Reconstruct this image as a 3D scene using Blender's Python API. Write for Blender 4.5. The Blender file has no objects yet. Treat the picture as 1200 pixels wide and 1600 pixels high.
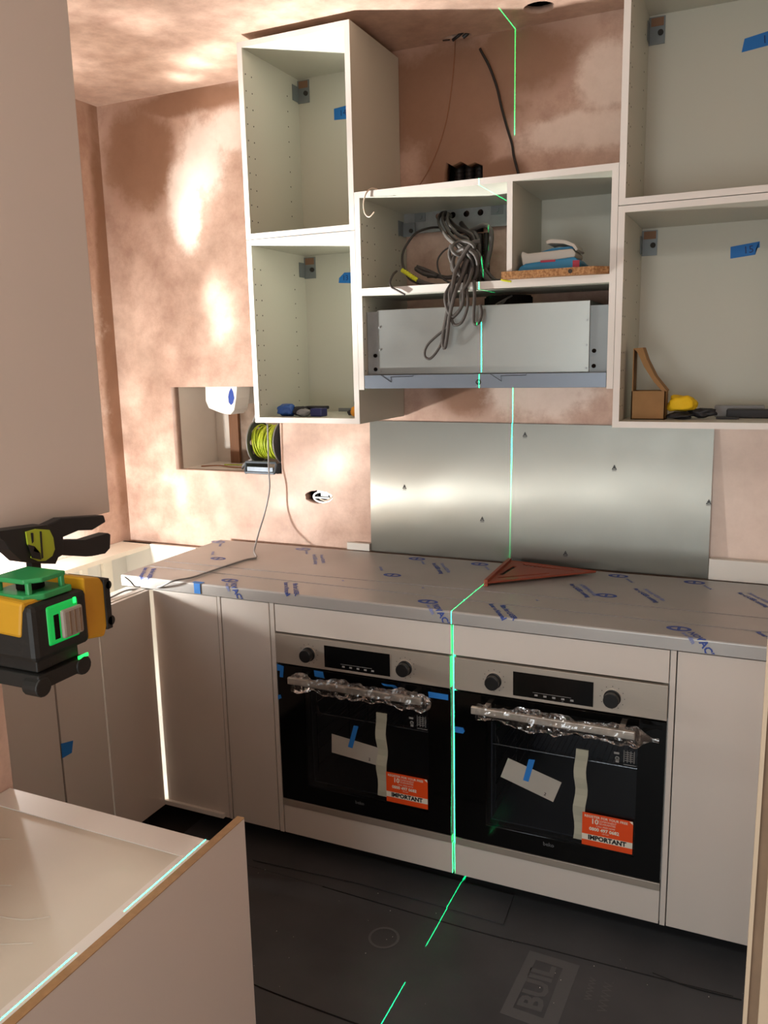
import bpy, bmesh, math, random
from mathutils import Vector, Matrix, noise
random.seed(7)
SC = bpy.context.scene
COL = SC.collection

# ------------------------------------------------------------------ camera
CAM = Vector((0.78484, -2.80367, 1.64264)); F = 1298.033
RV = Vector((0.9110296, 0.41177132, -0.02166672))
UV = Vector((-0.05600951, 0.17563558, 0.98286066))
FV = Vector((-0.40851928, 0.89420161, -0.18307233))
cd = bpy.data.cameras.new('camera'); cam = bpy.data.objects.new('camera', cd); COL.objects.link(cam)
cd.sensor_fit = 'VERTICAL'; cd.sensor_height = 36; cd.lens = F*36/1600; cd.clip_start = 0.02
cam.matrix_world = Matrix(((RV.x, UV.x, -FV.x, CAM.x), (RV.y, UV.y, -FV.y, CAM.y), (RV.z, UV.z, -FV.z, CAM.z), (0, 0, 0, 1)))
SC.camera = cam
# ------------------------------------------------------------------ world, lights, exposure
SC.view_settings.view_transform = 'Standard'; SC.view_settings.look = 'None'
SC.view_settings.gamma = 1; SC.view_settings.exposure = 0.0
try: SC.view_settings.use_curve_mapping = False
except Exception: pass
W = bpy.data.worlds.new('world'); SC.world = W; W.use_nodes = True
W.node_tree.nodes['Background'].inputs[0].default_value = (1.0, 0.98, 0.94, 1)
W.node_tree.nodes['Background'].inputs[1].default_value = 0.16

def s2l(h):
    h = h.lstrip('#'); o = []
    for i in (0, 2, 4):
        c = int(h[i:i+2], 16)/255
        o.append(c/12.92 if c <= .04045 else ((c+.055)/1.055)**2.4)
    return (*o, 1)

def N(nt, typ, **kw):
    n = nt.nodes.new(typ)
    for k, v in kw.items():
        if k.startswith('i_'): n.inputs[int(k[2:])].default_value = v
        else: setattr(n, k, v)
    return n
def mth(nt, op, a, b=None, clamp=False):
    n = nt.nodes.new('ShaderNodeMath'); n.operation = op; n.use_clamp = clamp
    for i, v in enumerate((a, b)):
        if v is None: continue
        if isinstance(v, (int, float)): n.inputs[i].default_value = v
        else: nt.links.new(v, n.inputs[i])
    return n.outputs[0]

LAMP = Vector((-1.60, -0.97, 0.985))
def work_lamp():
    """low bright light by the open sink cabinet, dappled by what it shines through"""
    l = bpy.data.lights.new('work_light', 'POINT'); l.energy = 58.0; l.shadow_soft_size = 0.03; l.color = (1.0, 0.985, 0.95)
    o = bpy.data.objects.new('work_light', l); COL.objects.link(o); o.location = LAMP
    l.use_nodes = True; nt = l.node_tree; em = nt.nodes['Emission']
    g = N(nt, 'ShaderNodeNewGeometry')
    nz = N(nt, 'ShaderNodeTexNoise'); nz.inputs['Scale'].default_value = 9; nz.inputs['Detail'].default_value = 5; nz.inputs['Roughness'].default_value = .62
    nz.inputs['Distortion'].default_value = .6
    nt.links.new(g.outputs['Incoming'], nz.inputs['Vector'])
    base = mth(nt, 'MULTIPLY', mth(nt, 'POWER', nz.outputs[0], 4.0), 6.0)
    base = mth(nt, 'ADD', base, 0.42)
    tot = base
    # bright reflected patches put into the lamp, plus lobes added to brighten cabinet undersides: target point, cosine power, strength
    for T, pw, st in (((-1.27, 0, 2.30), 520, 2.6), ((-1.21, 0, 2.41), 520, 1.5), ((-1.31, 0, 2.19), 1100, 4.0), ((-1.10, 0, 2.47), 500, 1.0),
                      ((-1.20, 0, 1.90), 1500, 4.0), ((-1.17, 0, 1.79), 1100, 4.2), ((-0.69, 0, 1.24), 500, 2.2),
                      ((-1.195, -.12, 2.66), 2600, 7.0), ((-1.07, -.23, 2.66), 1400, 6.5), ((-.95, -.30, 2.66), 2200, 6.0),
                      ((-1.0, -.60, 2.66), 900, 3.0), ((-1.5, -.50, 2.66), 300, 2.0), ((-.50, -.28, 2.05), 26, 5.0), ((-.55, -.25, 2.62), 120, 8.0), ((-.05, -.3, 2.12), 260, 4.5)):
        v = (Vector(T)-LAMP).normalized()
        dp = N(nt, 'ShaderNodeVectorMath', operation='DOT_PRODUCT'); dp.inputs[1].default_value = v
        nt.links.new(g.outputs['Incoming'], dp.inputs[0])
        q = mth(nt, 'POWER', mth(nt, 'MAXIMUM', dp.outputs['Value'], 0.0), float(pw))
        q = mth(nt, 'MULTIPLY', q, mth(nt, 'ADD', mth(nt, 'MULTIPLY', nz.outputs[0], 1.6), .2))
        tot = mth(nt, 'ADD', tot, mth(nt, 'MULTIPLY', q, st))
    nt.links.new(tot, em.inputs['Strength'])
work_lamp()

def laser_lamp(loc):
    l = bpy.data.lights.new('laser_beam', 'POINT'); l.energy = 80.0; l.shadow_soft_size = 0.0; l.color = (1, 1, 1)
    o = bpy.data.objects.new('laser_beam', l); COL.objects.link(o); o.location = loc
    l.use_nodes = True; nt = l.node_tree; em = nt.nodes['Emission']
    em.inputs['Color'].default_value = (0.0, 1.0, 0.27, 1)
    g = N(nt, 'ShaderNodeNewGeometry'); s = N(nt, 'ShaderNodeSeparateXYZ'); nt.links.new(g.outputs['Incoming'], s.inputs[0])
    x, y, z = s.outputs    # direction of the ray leaving the lamp
    ax = mth(nt, 'ABSOLUTE', x)
    # beam fan lies in the plane x = 0; half width grows toward the short downward rays
    down = mth(nt, 'MAXIMUM', mth(nt, 'LESS_THAN', z, -0.86), mth(nt, 'LESS_THAN', y, 0.0))
    front = mth(nt, 'MULTIPLY', mth(nt, 'LESS_THAN', z, -0.262), mth(nt, 'GREATER_THAN', z, -0.64))
    w = mth(nt, 'ADD', mth(nt, 'ADD', mth(nt, 'MULTIPLY', down, 0.0021), 0.00085), mth(nt, 'MULTIPLY', mth(nt, 'MULTIPLY', front, mth(nt, 'GREATER_THAN', y, 0.0)), 0.0016))
    high = mth(nt, 'GREATER_THAN', z, -0.19)
    core = mth(nt, 'SUBTRACT', 1.0, mth(nt, 'DIVIDE', ax, w), clamp=True)
    core = mth(nt, 'MULTIPLY', core, 2.0, clamp=True)
    a = mth(nt, 'ARCTAN2', z, y)      # elevation of the ray in the fan
    R = math.radians
    def between(lo, hi): return mth(nt, 'MULTIPLY', mth(nt, 'GREATER_THAN', a, R(lo)), mth(nt, 'LESS_THAN', a, R(hi)))
    m = between(-46.8, 36.8)
    for lo, hi in ((-82.6, -50.6), (-125, -96.1)): m = mth(nt, 'ADD', m, between(lo, hi))
    tot = mth(nt, 'MULTIPLY', mth(nt, 'MULTIPLY', core, m), mth(nt, 'SUBTRACT', 62.0, mth(nt, 'ADD', mth(nt, 'MULTIPLY', down, 57.5), mth(nt, 'MULTIPLY', mth(nt, 'MULTIPLY', high, mth(nt, 'GREATER_THAN', y, 0.0)), 39.0))))
    nt.links.new(tot, em.inputs['Strength'])
LASER = Vector((0.0, -2.052, 1.262))
laser_lamp(LASER)

def area(name, loc, rot, sx, sy, e, colr):
    l = bpy.data.lights.new(name, 'AREA'); l.shape = 'RECTANGLE'; l.size = sx; l.size_y = sy; l.energy = e; l.color = colr
    o = bpy.data.objects.new(name, l); COL.objects.link(o); o.location = loc; o.rotation_euler = rot; return o
area('window_daylight', (-1.74, -1.45, 1.62), (0, math.radians(-90), 0), .85, .8, 3.0, (.95, .98, 1.0))  # soft fill added at the unseen left window
area('hallway_daylight', (0.30, -4.25, 1.0), (math.radians(90), 0, 0), 1.2, 1.3, 33.0, (.93, .98, 1.0))  # fill light added behind the camera to brighten the cabinet fronts
area('ceiling_lamp', (0.10, -3.0, 2.63), (math.radians(12), 0, 0), .4, .5, 20.0, (1.0, .97, .90))  # unseen overhead fill, added to light the lower fronts and near board

# ------------------------------------------------------------------ materials
def mat(name, col, rough=.5, metal=0.0, nz=0.0, nscale=20, bump=0.0, bscale=60, spec=.5, col2=None, aniso=0, stretch=None, coat=0, trans=0, emis=None, es=0, alpha=1, ior=1.45):
    m = bpy.data.materials.new(name); m.use_nodes = True; nt = m.node_tree; b = nt.nodes['Principled BSDF']
    c = s2l(col) if isinstance(col, str) else col
    b.inputs['Roughness'].default_value = rough; b.inputs['Metallic'].default_value = metal
    b.inputs['Specular IOR Level'].default_value = spec; b.inputs['IOR'].default_value = ior
    b.inputs['Coat Weight'].default_value = coat; b.inputs['Transmission Weight'].default_value = trans; b.inputs['Alpha'].default_value = alpha
    tc = N(nt, 'ShaderNodeTexCoord'); src = tc.outputs['Object']
    if stretch:
        mp = N(nt, 'ShaderNodeMapping'); mp.inputs['Scale'].default_value = stretch; nt.links.new(src, mp.inputs[0]); src = mp.outputs[0]
    if nz or col2:
        t = N(nt, 'ShaderNodeTexNoise'); t.inputs['Scale'].default_value = nscale; t.inputs['Detail'].default_value = 4; nt.links.new(src, t.inputs['Vector'])
        r = N(nt, 'ShaderNodeValToRGB')
        c2 = s2l(col2) if col2 else tuple(min(1, v*(1-nz)) for v in c[:3])+(1,)
        r.color_ramp.elements[0].position = .35; r.color_ramp.elements[1].position = .65
        r.color_ramp.elements[0].color = c2; r.color_ramp.elements[1].color = c
        nt.links.new(t.outputs[0], r.inputs[0]); nt.links.new(r.outputs[0], b.inputs['Base Color'])
    else: b.inputs['Base Color'].default_value = c
    if bump:
        t = N(nt, 'ShaderNodeTexNoise'); t.inputs['Scale'].default_value = bscale; t.inputs['Detail'].default_value = 5; nt.links.new(src, t.inputs['Vector'])
        bp = N(nt, 'ShaderNodeBump'); bp.inputs['Strength'].default_value = bump; bp.inputs['Distance'].default_value = .002
        nt.links.new(t.outputs[0], bp.inputs['Height']); nt.links.new(bp.outputs[0], b.inputs['Normal'])
    if aniso:
        b.inputs['Anisotropic'].default_value = aniso
        tn = N(nt, 'ShaderNodeTangent'); tn.direction_type = 'RADIAL'; tn.axis = 'X'
    if emis: b.inputs['Emission Color'].default_value = s2l(emis); b.inputs['Emission Strength'].default_value = es
    return m

def plaster(name, blobs, axis=0, dry='#d6b9a7', damp_shade='#98745d', pale='#e6d3c6'):
    """skimmed plaster: pink-brown, with damp patches drying out; blobs = (cx, cz, rx, rz, kind) on object coordinates"""
    m = bpy.data.materials.new(name); m.use_nodes = True; nt = m.node_tree; b = nt.nodes['Principled BSDF']
    tc = N(nt, 'ShaderNodeTexCoord')
    n1 = N(nt, 'ShaderNodeTexNoise'); n1.inputs['Scale'].default_value = 2.6; n1.inputs['Detail'].default_value = 6; n1.inputs['Roughness'].default_value = .6
    n2 = N(nt, 'ShaderNodeTexNoise'); n2.inputs['Scale'].default_value = 15; n2.inputs['Detail'].default_value = 8; n2.inputs['Roughness'].default_value = .7
    n3 = N(nt, 'ShaderNodeTexNoise'); n3.inputs['Scale'].default_value = 40; n3.inputs['Detail'].default_value = 3
    for n in (n1, n2, n3): nt.links.new(tc.outputs['Object'], n.inputs['Vector'])
    r1 = N(nt, 'ShaderNodeValToRGB'); e = r1.color_ramp.elements
    e[0].position = .36; e[0].color = s2l('#b99786'); e[1].position = .62; e[1].color = s2l(dry)
    mx = N(nt, 'ShaderNodeMix', data_type='FLOAT'); mx.inputs[0].default_value = .45
    nt.links.new(n1.outputs[0], mx.inputs[2]); nt.links.new(n2.outputs[0], mx.inputs[3]); nt.links.new(mx.outputs[0], r1.inputs[0])
    colr = r1.outputs[0]
    sep = N(nt, 'ShaderNodeSeparateXYZ'); nt.links.new(tc.outputs['Object'], sep.inputs[0])
    for kind in ('damp', 'pale'):
        mask = None
        for cx, cz, rx, rz, k in blobs:
            if k != kind: continue
            dx = mth(nt, 'DIVIDE', mth(nt, 'SUBTRACT', sep.outputs[axis], cx), rx); dz = mth(nt, 'DIVIDE', mth(nt, 'SUBTRACT', sep.outputs[2], cz), rz)
            d = mth(nt, 'SQRT', mth(nt, 'ADD', mth(nt, 'MULTIPLY', dx, dx), mth(nt, 'MULTIPLY', dz, dz)))
            v = mth(nt, 'SUBTRACT', 1.0, d)
            mask = v if mask is None else mth(nt, 'MAXIMUM', mask, v)
        if mask is None: continue
        mask = mth(nt, 'ADD', mask, mth(nt, 'MULTIPLY', mth(nt, 'SUBTRACT', mx.outputs[0], .5), 1.9))
        mr = N(nt, 'ShaderNodeMapRange', interpolation_type='SMOOTHSTEP'); mr.inputs[1].default_value = -.06; mr.inputs[2].default_value = .42
        nt.links.new(mask, mr.inputs[0])
        mc = N(nt, 'ShaderNodeMix', data_type='RGBA'); nt.links.new(mr.outputs[0], mc.inputs[0]); nt.links.new(colr, mc.inputs[6])
        mc.inputs[7].default_value = s2l(damp_shade if kind == 'damp' else pale); colr = mc.outputs[2]
    mv = N(nt, 'ShaderNodeMix', data_type='RGBA', blend_type='MULTIPLY'); mv.inputs[0].default_value = .35
    r3 = N(nt, 'ShaderNodeValToRGB'); r3.color_ramp.elements[0].position = .3; r3.color_ramp.elements[0].color = (.72, .66, .62, 1); r3.color_ramp.elements[1].position = .6
    nt.links.new(n2.outputs[0], r3.inputs[0]); nt.links.new(colr, mv.inputs[6]); nt.links.new(r3.outputs[0], mv.inputs[7])
    nt.links.new(mv.outputs[2], b.inputs['Base Color'])
    rr = N(nt, 'ShaderNodeMapRange'); rr.inputs[3].default_value = .34; rr.inputs[4].default_value = .62; nt.links.new(n2.outputs[0], rr.inputs[0]); nt.links.new(rr.outputs[0], b.inputs['Roughness'])
    bp = N(nt, 'ShaderNodeBump'); bp.inputs['Strength'].default_value = .35; bp.inputs['Distance'].default_value = .004
    nt.links.new(n1.outputs[0], bp.inputs['Height']); bp2 = N(nt, 'ShaderNodeBump'); bp2.inputs['Strength'].default_value = .12; bp2.inputs['Distance'].default_value = .002
    nt.links.new(n3.outputs[0], bp2.inputs['Height']); nt.links.new(bp.outputs[0], bp2.inputs['Normal']); nt.links.new(bp2.outputs[0], b.inputs['Normal'])
    return m

def steel(name, col, rough, grain):
    """brushed steel; grain = mapping scale stretching the fine noise along the brushing"""
    m = mat(name, col, rough, 1.0); nt = m.node_tree; b = nt.nodes['Principled BSDF']
    tc = N(nt, 'ShaderNodeTexCoord'); mp = N(nt, 'ShaderNodeMapping'); mp.inputs['Scale'].default_value = grain; nt.links.new(tc.outputs['Object'], mp.inputs[0])
    t = N(nt, 'ShaderNodeTexNoise'); t.inputs['Scale'].default_value = 1; t.inputs['Detail'].default_value = 3; nt.links.new(mp.outputs[0], t.inputs['Vector'])
    bp = N(nt, 'ShaderNodeBump'); bp.inputs['Strength'].default_value = .25; bp.inputs['Distance'].default_value = .0006
    nt.links.new(t.outputs[0], bp.inputs['Height']); nt.links.new(bp.outputs[0], b.inputs['Normal'])
    t2 = N(nt, 'ShaderNodeTexNoise'); t2.inputs['Scale'].default_value = 7; t2.inputs['Detail'].default_value = 5; nt.links.new(tc.outputs['Object'], t2.inputs['Vector'])
    mr = N(nt, 'ShaderNodeMapRange'); mr.inputs[3].default_value = rough-.06; mr.inputs[4].default_value = rough+.07; nt.links.new(t2.outputs[0], mr.inputs[0]); nt.links.new(mr.outputs[0], b.inputs['Roughness'])
    return m

M = {}
M['plaster_back'] = plaster('plaster_back', [(-.22, 2.50, .34, .22, 'damp'), (-.20, 2.30, .16, .18, 'damp'), (-.04, 2.23, .10, .06, 'damp'), (.02, 2.56, .26, .14, 'damp'), (-.45, 2.5, .3, .2, 'damp'),
    (.30, 2.45, .07, .07, 'damp'), (.25, 2.33, .03, .03, 'damp'), (-.18, 1.52, .14, .10, 'damp'), (-.15, 2.03, .07, .08, 'damp'), (-1.55, 2.45, .22, .25, 'damp'), (-1.25, 2.62, .4, .06, 'damp'),
    (-1.23, 2.42, .12, .18, 'pale'), (-1.1, 2.5, .12, .10, 'pale'), (-1.32, 2.25, .09, .2, 'pale'), (.22, 2.33, .26, .07, 'pale'), (.30, 2.48, .14, .12, 'pale'), (.75, 1.2, .3, .4, 'pale'), (.1, 1.53, .22, .12, 'pale')])
M['plaster'] = plaster('plaster', [(-.42, 1.75, .32, 1.0, 'pale'), (-.5, 1.3, .35, .6, 'pale'), (-.02, 1.8, .07, 1.2, 'damp')], axis=1, pale='#efdfd4')  # left wall: lit strip and shaded corner band painted into the colour
M['plaster_ceiling'] = plaster('plaster_ceiling', [], dry='#dabda9')
M['white'] = mat('white_melamine', '#d9d7d0', .42, bump=.05, bscale=300)
M['front'] = mat('matt_white_door', '#cbc5bd', .5, bump=.04, bscale=400)
M['carcass'] = mat('grey_white_carcass', '#c8c8bb', .45, bump=.05, bscale=300)
M['edge'] = mat('white_edge_band', '#dedad3', .4)
M['mdf'] = mat('raw_mdf', '#a5825a', .8, nz=.15, nscale=80, bump=.2, bscale=300)
M['chip'] = mat('raw_chipboard', '#b98d5f', .85, col2='#8a5f3a', nscale=160, bump=.5, bscale=220)
M['hole'] = mat('dark_hole', '#3a3733', .9)
M['void'] = mat('dark_void', '#15110e', 1.0, spec=.1)
M['galv'] = mat('galvanised_steel', '#a4a9ab', .42, .4, nz=.15, nscale=30)
M['galv_dark'] = mat('bracket_steel', '#848b8d', .45, .35)
M['hood'] = steel('hood_steel', '#a6aba8', .42, (8, 8, 400))
M['tray'] = mat('blue_grey_film', '#7f8b98', .38, .35)
M['splash'] = steel('splash_steel', '#85867f', .33, (500, 500, 6))
M['splash'].node_tree.nodes['Principled BSDF'].inputs['Metallic'].default_value = .88
b_ = M['splash'].node_tree.nodes['Principled BSDF']; b_.inputs['Anisotropic'].default_value = 1.0
tg = N(M['splash'].node_tree, 'ShaderNodeCombineXYZ'); tg.inputs[0].default_value = 1; tg.inputs[1].default_value = 0; tg.inputs[2].default_value = 0
M['splash'].node_tree.links.new(tg.outputs[0], b_.inputs['Tangent'])
M['worktop'] = mat('filmed_steel', '#adaca9', .42, .35, nz=.08, nscale=5, bump=.08, bscale=7, coat=.12)
M['oven_steel'] = steel('oven_steel', '#b0a89c', .42, (6, 6, 500))
M['oven_steel'].node_tree.nodes['Principled BSDF'].inputs['Metallic'].default_value = .55
M['bar'] = mat('handle_steel', '#cfc6ba', .35, .7)
M['blackglass'] = mat('black_glass', '#060606', .08, spec=.5)
M['display'] = mat('display_glass', '#0a0a0a', .12)
M['knob'] = mat('knob_black', '#151414', .35)
M['cavity'] = mat('oven_enamel', '#3b3c42', .35)
M['chrome'] = mat('chrome_wire', '#a8a8a8', .25, 1.0)
M['grey_print'] = mat('grey_print', '#8a8a88', .5)
M['crease_grey'] = mat('film_crease_grey', '#77777a', .6)
M['foam'] = mat('foam_strip', '#a7a795', .75, bump=.3, bscale=60)
M['paper'] = mat('white_paper', '#a8a59c', .7, nz=.08, nscale=12)
M['orange'] = mat('orange_sticker', '#dc4a14', .45)
M['sticker_white'] = mat('sticker_white', '#d9d4c4', .5)
M['ink'] = mat('black_ink', '#15141a', .5)
M['blue_ink'] = mat('blue_ink', '#324c96', .5)
M['blue_ink_pale'] = mat('pale_blue_ink', '#7a86b4', .5)
M['tape'] = mat('blue_masking_tape', '#1f74c4', .6, bump=.1, bscale=200)
M['pen'] = mat('navy_pen', '#0d2b66', .5)
M['sheet'] = mat('black_floor_sheet', '#484a4d', .58, col2='#3b3d40', nscale=3, bump=.35, bscale=22)
M['sheet_print'] = mat('sheet_print', '#56585a', .6)
M['sheet_seam'] = mat('sheet_seam', '#121211', .8)
M['floor'] = mat('screed', '#2d2b29', .8)
M['cable'] = mat('grey_cable', '#4b4743', .6)
M['cable_dark'] = mat('dark_cable', '#3a3532', .5)
M['cable_black'] = mat('black_cable', '#1f1c1c', .45)
M['cable_white'] = mat('white_wire', '#d9c9b5', .5)
M['cable_grey'] = mat('pale_grey_cable', '#8d8f90', .45)
M['damp_opening'] = mat('plaster_in_shadow', '#8a6a54', .8)  # shaded plaster tone painted on the plate that marks the bracket opening
M['copper'] = mat('copper_wire', '#a06a48', .4, .5)
M['yellow_marker'] = mat('yellow_marker', '#cdd028', .45)
M['greenyellow'] = mat('green_yellow_wire', '#c3cf3e', .45, col2='#9fb428', nscale=30)
M['wipe_blue'] = mat('wipes_blue', '#2a86b4', .45, nz=.1, nscale=15)
M['wipe_white'] = mat('wipes_white', '#c9c6bc', .5, bump=.4, bscale=40)
M['wipe_red'] = mat('wipes_red', '#b0304a', .5)
M['card'] = mat('cardboard', '#9c774c', .8, nz=.1, nscale=30, bump=.1)
M['yellow'] = mat('yellow_cloth', '#eec41a', .7, bump=.7, bscale=60)
M['dark_stuff'] = mat('dark_plastic', '#26262a', .5)
M['navy'] = mat('navy_plastic', '#2a2f66', .4)
M['blue_bag'] = mat('blue_wrap', '#2f5fb0', .35, bump=.6, bscale=50)
M['amber'] = mat('amber_plastic', '#dd9426', .45)
M['square'] = mat('red_brown_plastic', '#8e4632', .45)
M['laser_black'] = mat('laser_rubber', '#141513', .55, bump=.2, bscale=150)
M['laser_yellow'] = mat('laser_yellow', '#b98a1c', .45)
M['laser_glow'] = mat('laser_window_lit', '#0c8a3c', .2, emis='#10e060', es=.38)
M['laser_frame'] = mat('green_lit_housing', '#2c8c50', .35)  # green glow of the laser window painted into the housing colour
M['led'] = mat('green_led', '#10ff50', .3, emis='#20ff60', es=2.2)
M['laser_grey'] = mat('laser_label', '#8d857c', .6)
M['scratch'] = mat('faint_scratch', '#b8b1a4', .5)
M['clamp'] = mat('clamp_black', '#17191b', .5)
M['lime'] = mat('clamp_lime', '#9db02c', .45)
M['soap_white'] = mat('white_gloss_plastic', '#efeeea', .25)
M['soap_blue'] = mat('blue_drop', '#2a4aa0', .3)
M['reel'] = mat('clear_reel_plastic', '#4e5357', .25, spec=.6)
M['reel_steel'] = mat('reel_frame_steel', '#5f6a74', .45, .5)
M['brown_wood'] = mat('brown_timber', '#80583c', .7, nz=.2, nscale=6, stretch=(10, 10, 1))
M['jamb'] = mat('jamb_paint', '#b5a48c', .55)
M['jamb_brown'] = mat('jamb_board', '#7d6650', .7, nz=.15, nscale=30)
M['conduit'] = mat('corrugated_conduit', '#2b2624', .5)
M['batten'] = mat('pale_timber', '#e6dfd0', .6)
def film_material(name, tint, density=.25):
    m = bpy.data.materials.new(name); m.use_nodes = True; nt = m.node_tree; nt.nodes.remove(nt.nodes['Principled BSDF']); out = nt.nodes['Material Output']
    tr = N(nt, 'ShaderNodeBsdfTransparent'); tr.inputs[0].default_value = (*tint, 1)
    gl = N(nt, 'ShaderNodeBsdfGlossy'); gl.inputs['Roughness'].default_value = .12; gl.inputs[0].default_value = (.9, .9, .9, 1)
    fr = N(nt, 'ShaderNodeFresnel'); fr.inputs[0].default_value = 1.5
    mx = N(nt, 'ShaderNodeMixShader'); nt.links.new(mth(nt, 'ADD', fr.outputs[0], density, clamp=True), mx.inputs[0]); nt.links.new(tr.outputs[0], mx.inputs[1]); nt.links.new(gl.outputs[0], mx.inputs[2]); nt.links.new(mx.outputs[0], out.inputs[0])
    return m
M['poly'] = film_material('clear_polythene', (.96, .96, .96), .05)
M['oven_glass'] = film_material('oven_window_glass', (.80, .82, .84), .0)

# ------------------------------------------------------------------ builders
ORG = {}
def link(o):
    COL.objects.link(o); return o
def root(name, label, cat, loc, group=None):
    o = link(bpy.data.objects.new(name, None)); o.location = loc; o.empty_display_size = .05
    o['label'] = label; o['category'] = cat
    if group: o['group'] = group
    ORG[o.name] = Vector(loc); return o
def mk(name, bm, m, parent=None, label=None, smooth=False, kind=None, bevel=0):
    me = bpy.data.meshes.new(name)
    org = ORG.get(parent.name, Vector()) if parent else Vector()
    if parent: bmesh.ops.translate(bm, verts=bm.verts, vec=-org)
    bmesh.ops.recalc_face_normals(bm, faces=bm.faces)
    bm.to_mesh(me); bm.free()
    for mm in (m if isinstance(m, (list, tuple)) else [m]): me.materials.append(mm if not isinstance(mm, str) else M[mm])
    if smooth:
        for p in me.polygons: p.use_smooth = True
    o = link(bpy.data.objects.new(name, me))
    if parent: o.parent = parent
    ORG[o.name] = org
    if label: o['label'] = label
    if kind: o['kind'] = kind
    if bevel:
        b = o.modifiers.new('bevel', 'BEVEL'); b.width = bevel; b.segments = 2; b.limit_method = 'ANGLE'
    return o
def tag(o, label, cat, group=None):
    o['label'] = label; o['category'] = cat
    if group: o['group'] = group
    return o
def box(bm, x0, x1, y0, y1, z0, z1):
    vs = [bm.verts.new((x, y, z)) for x in (x0, x1) for y in (y0, y1) for z in (z0, z1)]
    for f in ((0, 1, 3, 2), (4, 6, 7, 5), (0, 4, 5, 1), (2, 3, 7, 6), (0, 2, 6, 4), (1, 5, 7, 3)): bm.faces.new([vs[i] for i in f])
    return vs
def B(*a):
    bm = bmesh.new(); box(bm, *a); return bm
def Bs(L):
    bm = bmesh.new()
    for a in L: box(bm, *a)
    return bm
def cyl(bm, c, r, h, axis='z', n=24, r2=None):
    r2 = r if r2 is None else r2
    rot = {'z': Matrix(), 'y': Matrix.Rotation(math.radians(90), 4, 'X'), 'x': Matrix.Rotation(math.radians(90), 4, 'Y')}[axis]
    bmesh.ops.create_cone(bm, cap_ends=True, segments=n, radius1=r, radius2=r2, depth=h, matrix=Matrix.Translation(c) @ rot)
    return bm
def C(c, r, h, axis='z', n=24, r2=None): return cyl(bmesh.new(), c, r, h, axis, n, r2)
def prism(pts, plane, a, b):
    """pts 2-D polygon; plane 'xz' -> depth along y a..b, 'xy' -> z, 'yz' -> x"""
    def P(p, d): return {'xz': (p[0], d, p[1]), 'xy': (p[0], p[1], d), 'yz': (d, p[0], p[1])}[plane]
    bm = bmesh.new(); v0 = [bm.verts.new(P(p, a)) for p in pts]; v1 = [bm.verts.new(P(p, b)) for p in pts]
    bm.faces.new(v0); bm.faces.new(v1[::-1]); n = len(pts)
    for i in range(n): bm.faces.new((v0[i], v0[(i+1) % n], v1[(i+1) % n], v1[i]))
    bmesh.ops.triangulate(bm, faces=[f for f in bm.faces if len(f.verts) > 4]); return bm
def holed(outer, holes, plane, a, b):
    """2-D outline with holes, filled and given thickness a..b along the third axis"""
    cu = bpy.data.curves.new('tmp', 'CURVE'); cu.dimensions = '2D'; cu.fill_mode = 'BOTH'; cu.extrude = abs(b-a)/2
    for poly in [outer]+holes:
        s = cu.splines.new('POLY'); s.points.add(len(poly)-1); s.use_cyclic_u = True
        for p, q in zip(s.points, poly): p.co = (q[0], q[1], 0, 1)
    o = bpy.data.objects.new('tmp', cu); COL.objects.link(o); dg = bpy.context.evaluated_depsgraph_get(); dg.update()
    me = bpy.data.meshes.new_from_object(o.evaluated_get(dg)); bm = bmesh.new(); bm.from_mesh(me)
    bpy.data.objects.remove(o); bpy.data.curves.remove(cu); bpy.data.meshes.remove(me)
    mid = (a+b)/2
    for v in bm.verts:
        u, w, d = v.co; d += mid
        v.co = {'xz': (u, d, w), 'xy': (u, w, d), 'yz': (d, u, w)}[plane]
    bmesh.ops.remove_doubles(bm, verts=bm.verts, dist=1e-5)
    return bm
def circ(cx, cy, rx, ry=None, n=28, wob=0, seed=0):
    ry = ry or rx; rnd = random.Random(seed)
    return [(cx+rx*math.cos(t)*(1+wob*(rnd.random()-.5)), cy+ry*math.sin(t)*(1+wob*(rnd.random()-.5))) for t in [2*math.pi*i/n for i in range(n)]]
def rect(x0, x1, y0, y1): return [(x0, y0), (x1, y0), (x1, y1), (x0, y1)]
def text(s, size, frame, extr=.0002, align='CENTER', bold=0.0):
    """flat lettering; frame = (origin, right, up) in world space"""
    cu = bpy.data.curves.new('t', 'FONT'); cu.body = s; cu.size = size; cu.align_x = align; cu.align_y = 'CENTER'; cu.resolution_u = 2; cu.offset = bold
    o = bpy.data.objects.new('t', cu); COL.objects.link(o); dg = bpy.context.evaluated_depsgraph_get(); dg.update()
    me = bpy.data.meshes.new_from_object(o.evaluated_get(dg)); bm = bmesh.new(); bm.from_mesh(me)
    bpy.data.objects.remove(o); bpy.data.curves.remove(cu); bpy.data.meshes.remove(me)
    O, Rr, Uu = (Vector(v) for v in frame)
    for v in bm.verts: v.co = O + Rr*v.co.x + Uu*v.co.y
    return bm
def join(*bms):
    out = bmesh.new()
    for b in bms:
        me = bpy.data.meshes.new('j'); b.to_mesh(me); b.free(); out.from_mesh(me); bpy.data.meshes.remove(me)
    return out
def spline(P, n=8, closed=False):
    P = [Vector(p) for p in P]; out = []; m = len(P)
    rng = range(m) if closed else range(m-1)
    for i in rng:
        if closed: p0, p1, p2, p3 = P[(i-1) % m], P[i], P[(i+1) % m], P[(i+2) % m]
        else: p0, p1, p2, p3 = P[max(i-1, 0)], P[i], P[i+1], P[min(i+2, m-1)]
        for k in range(n):
            t = k/n; out.append(.5*((2*p1)+(-p0+p2)*t+(2*p0-5*p1+4*p2-p3)*t*t+(-p0+3*p1-3*p2+p3)*t**3))
    if not closed: out.append(P[-1])
    return out
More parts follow.
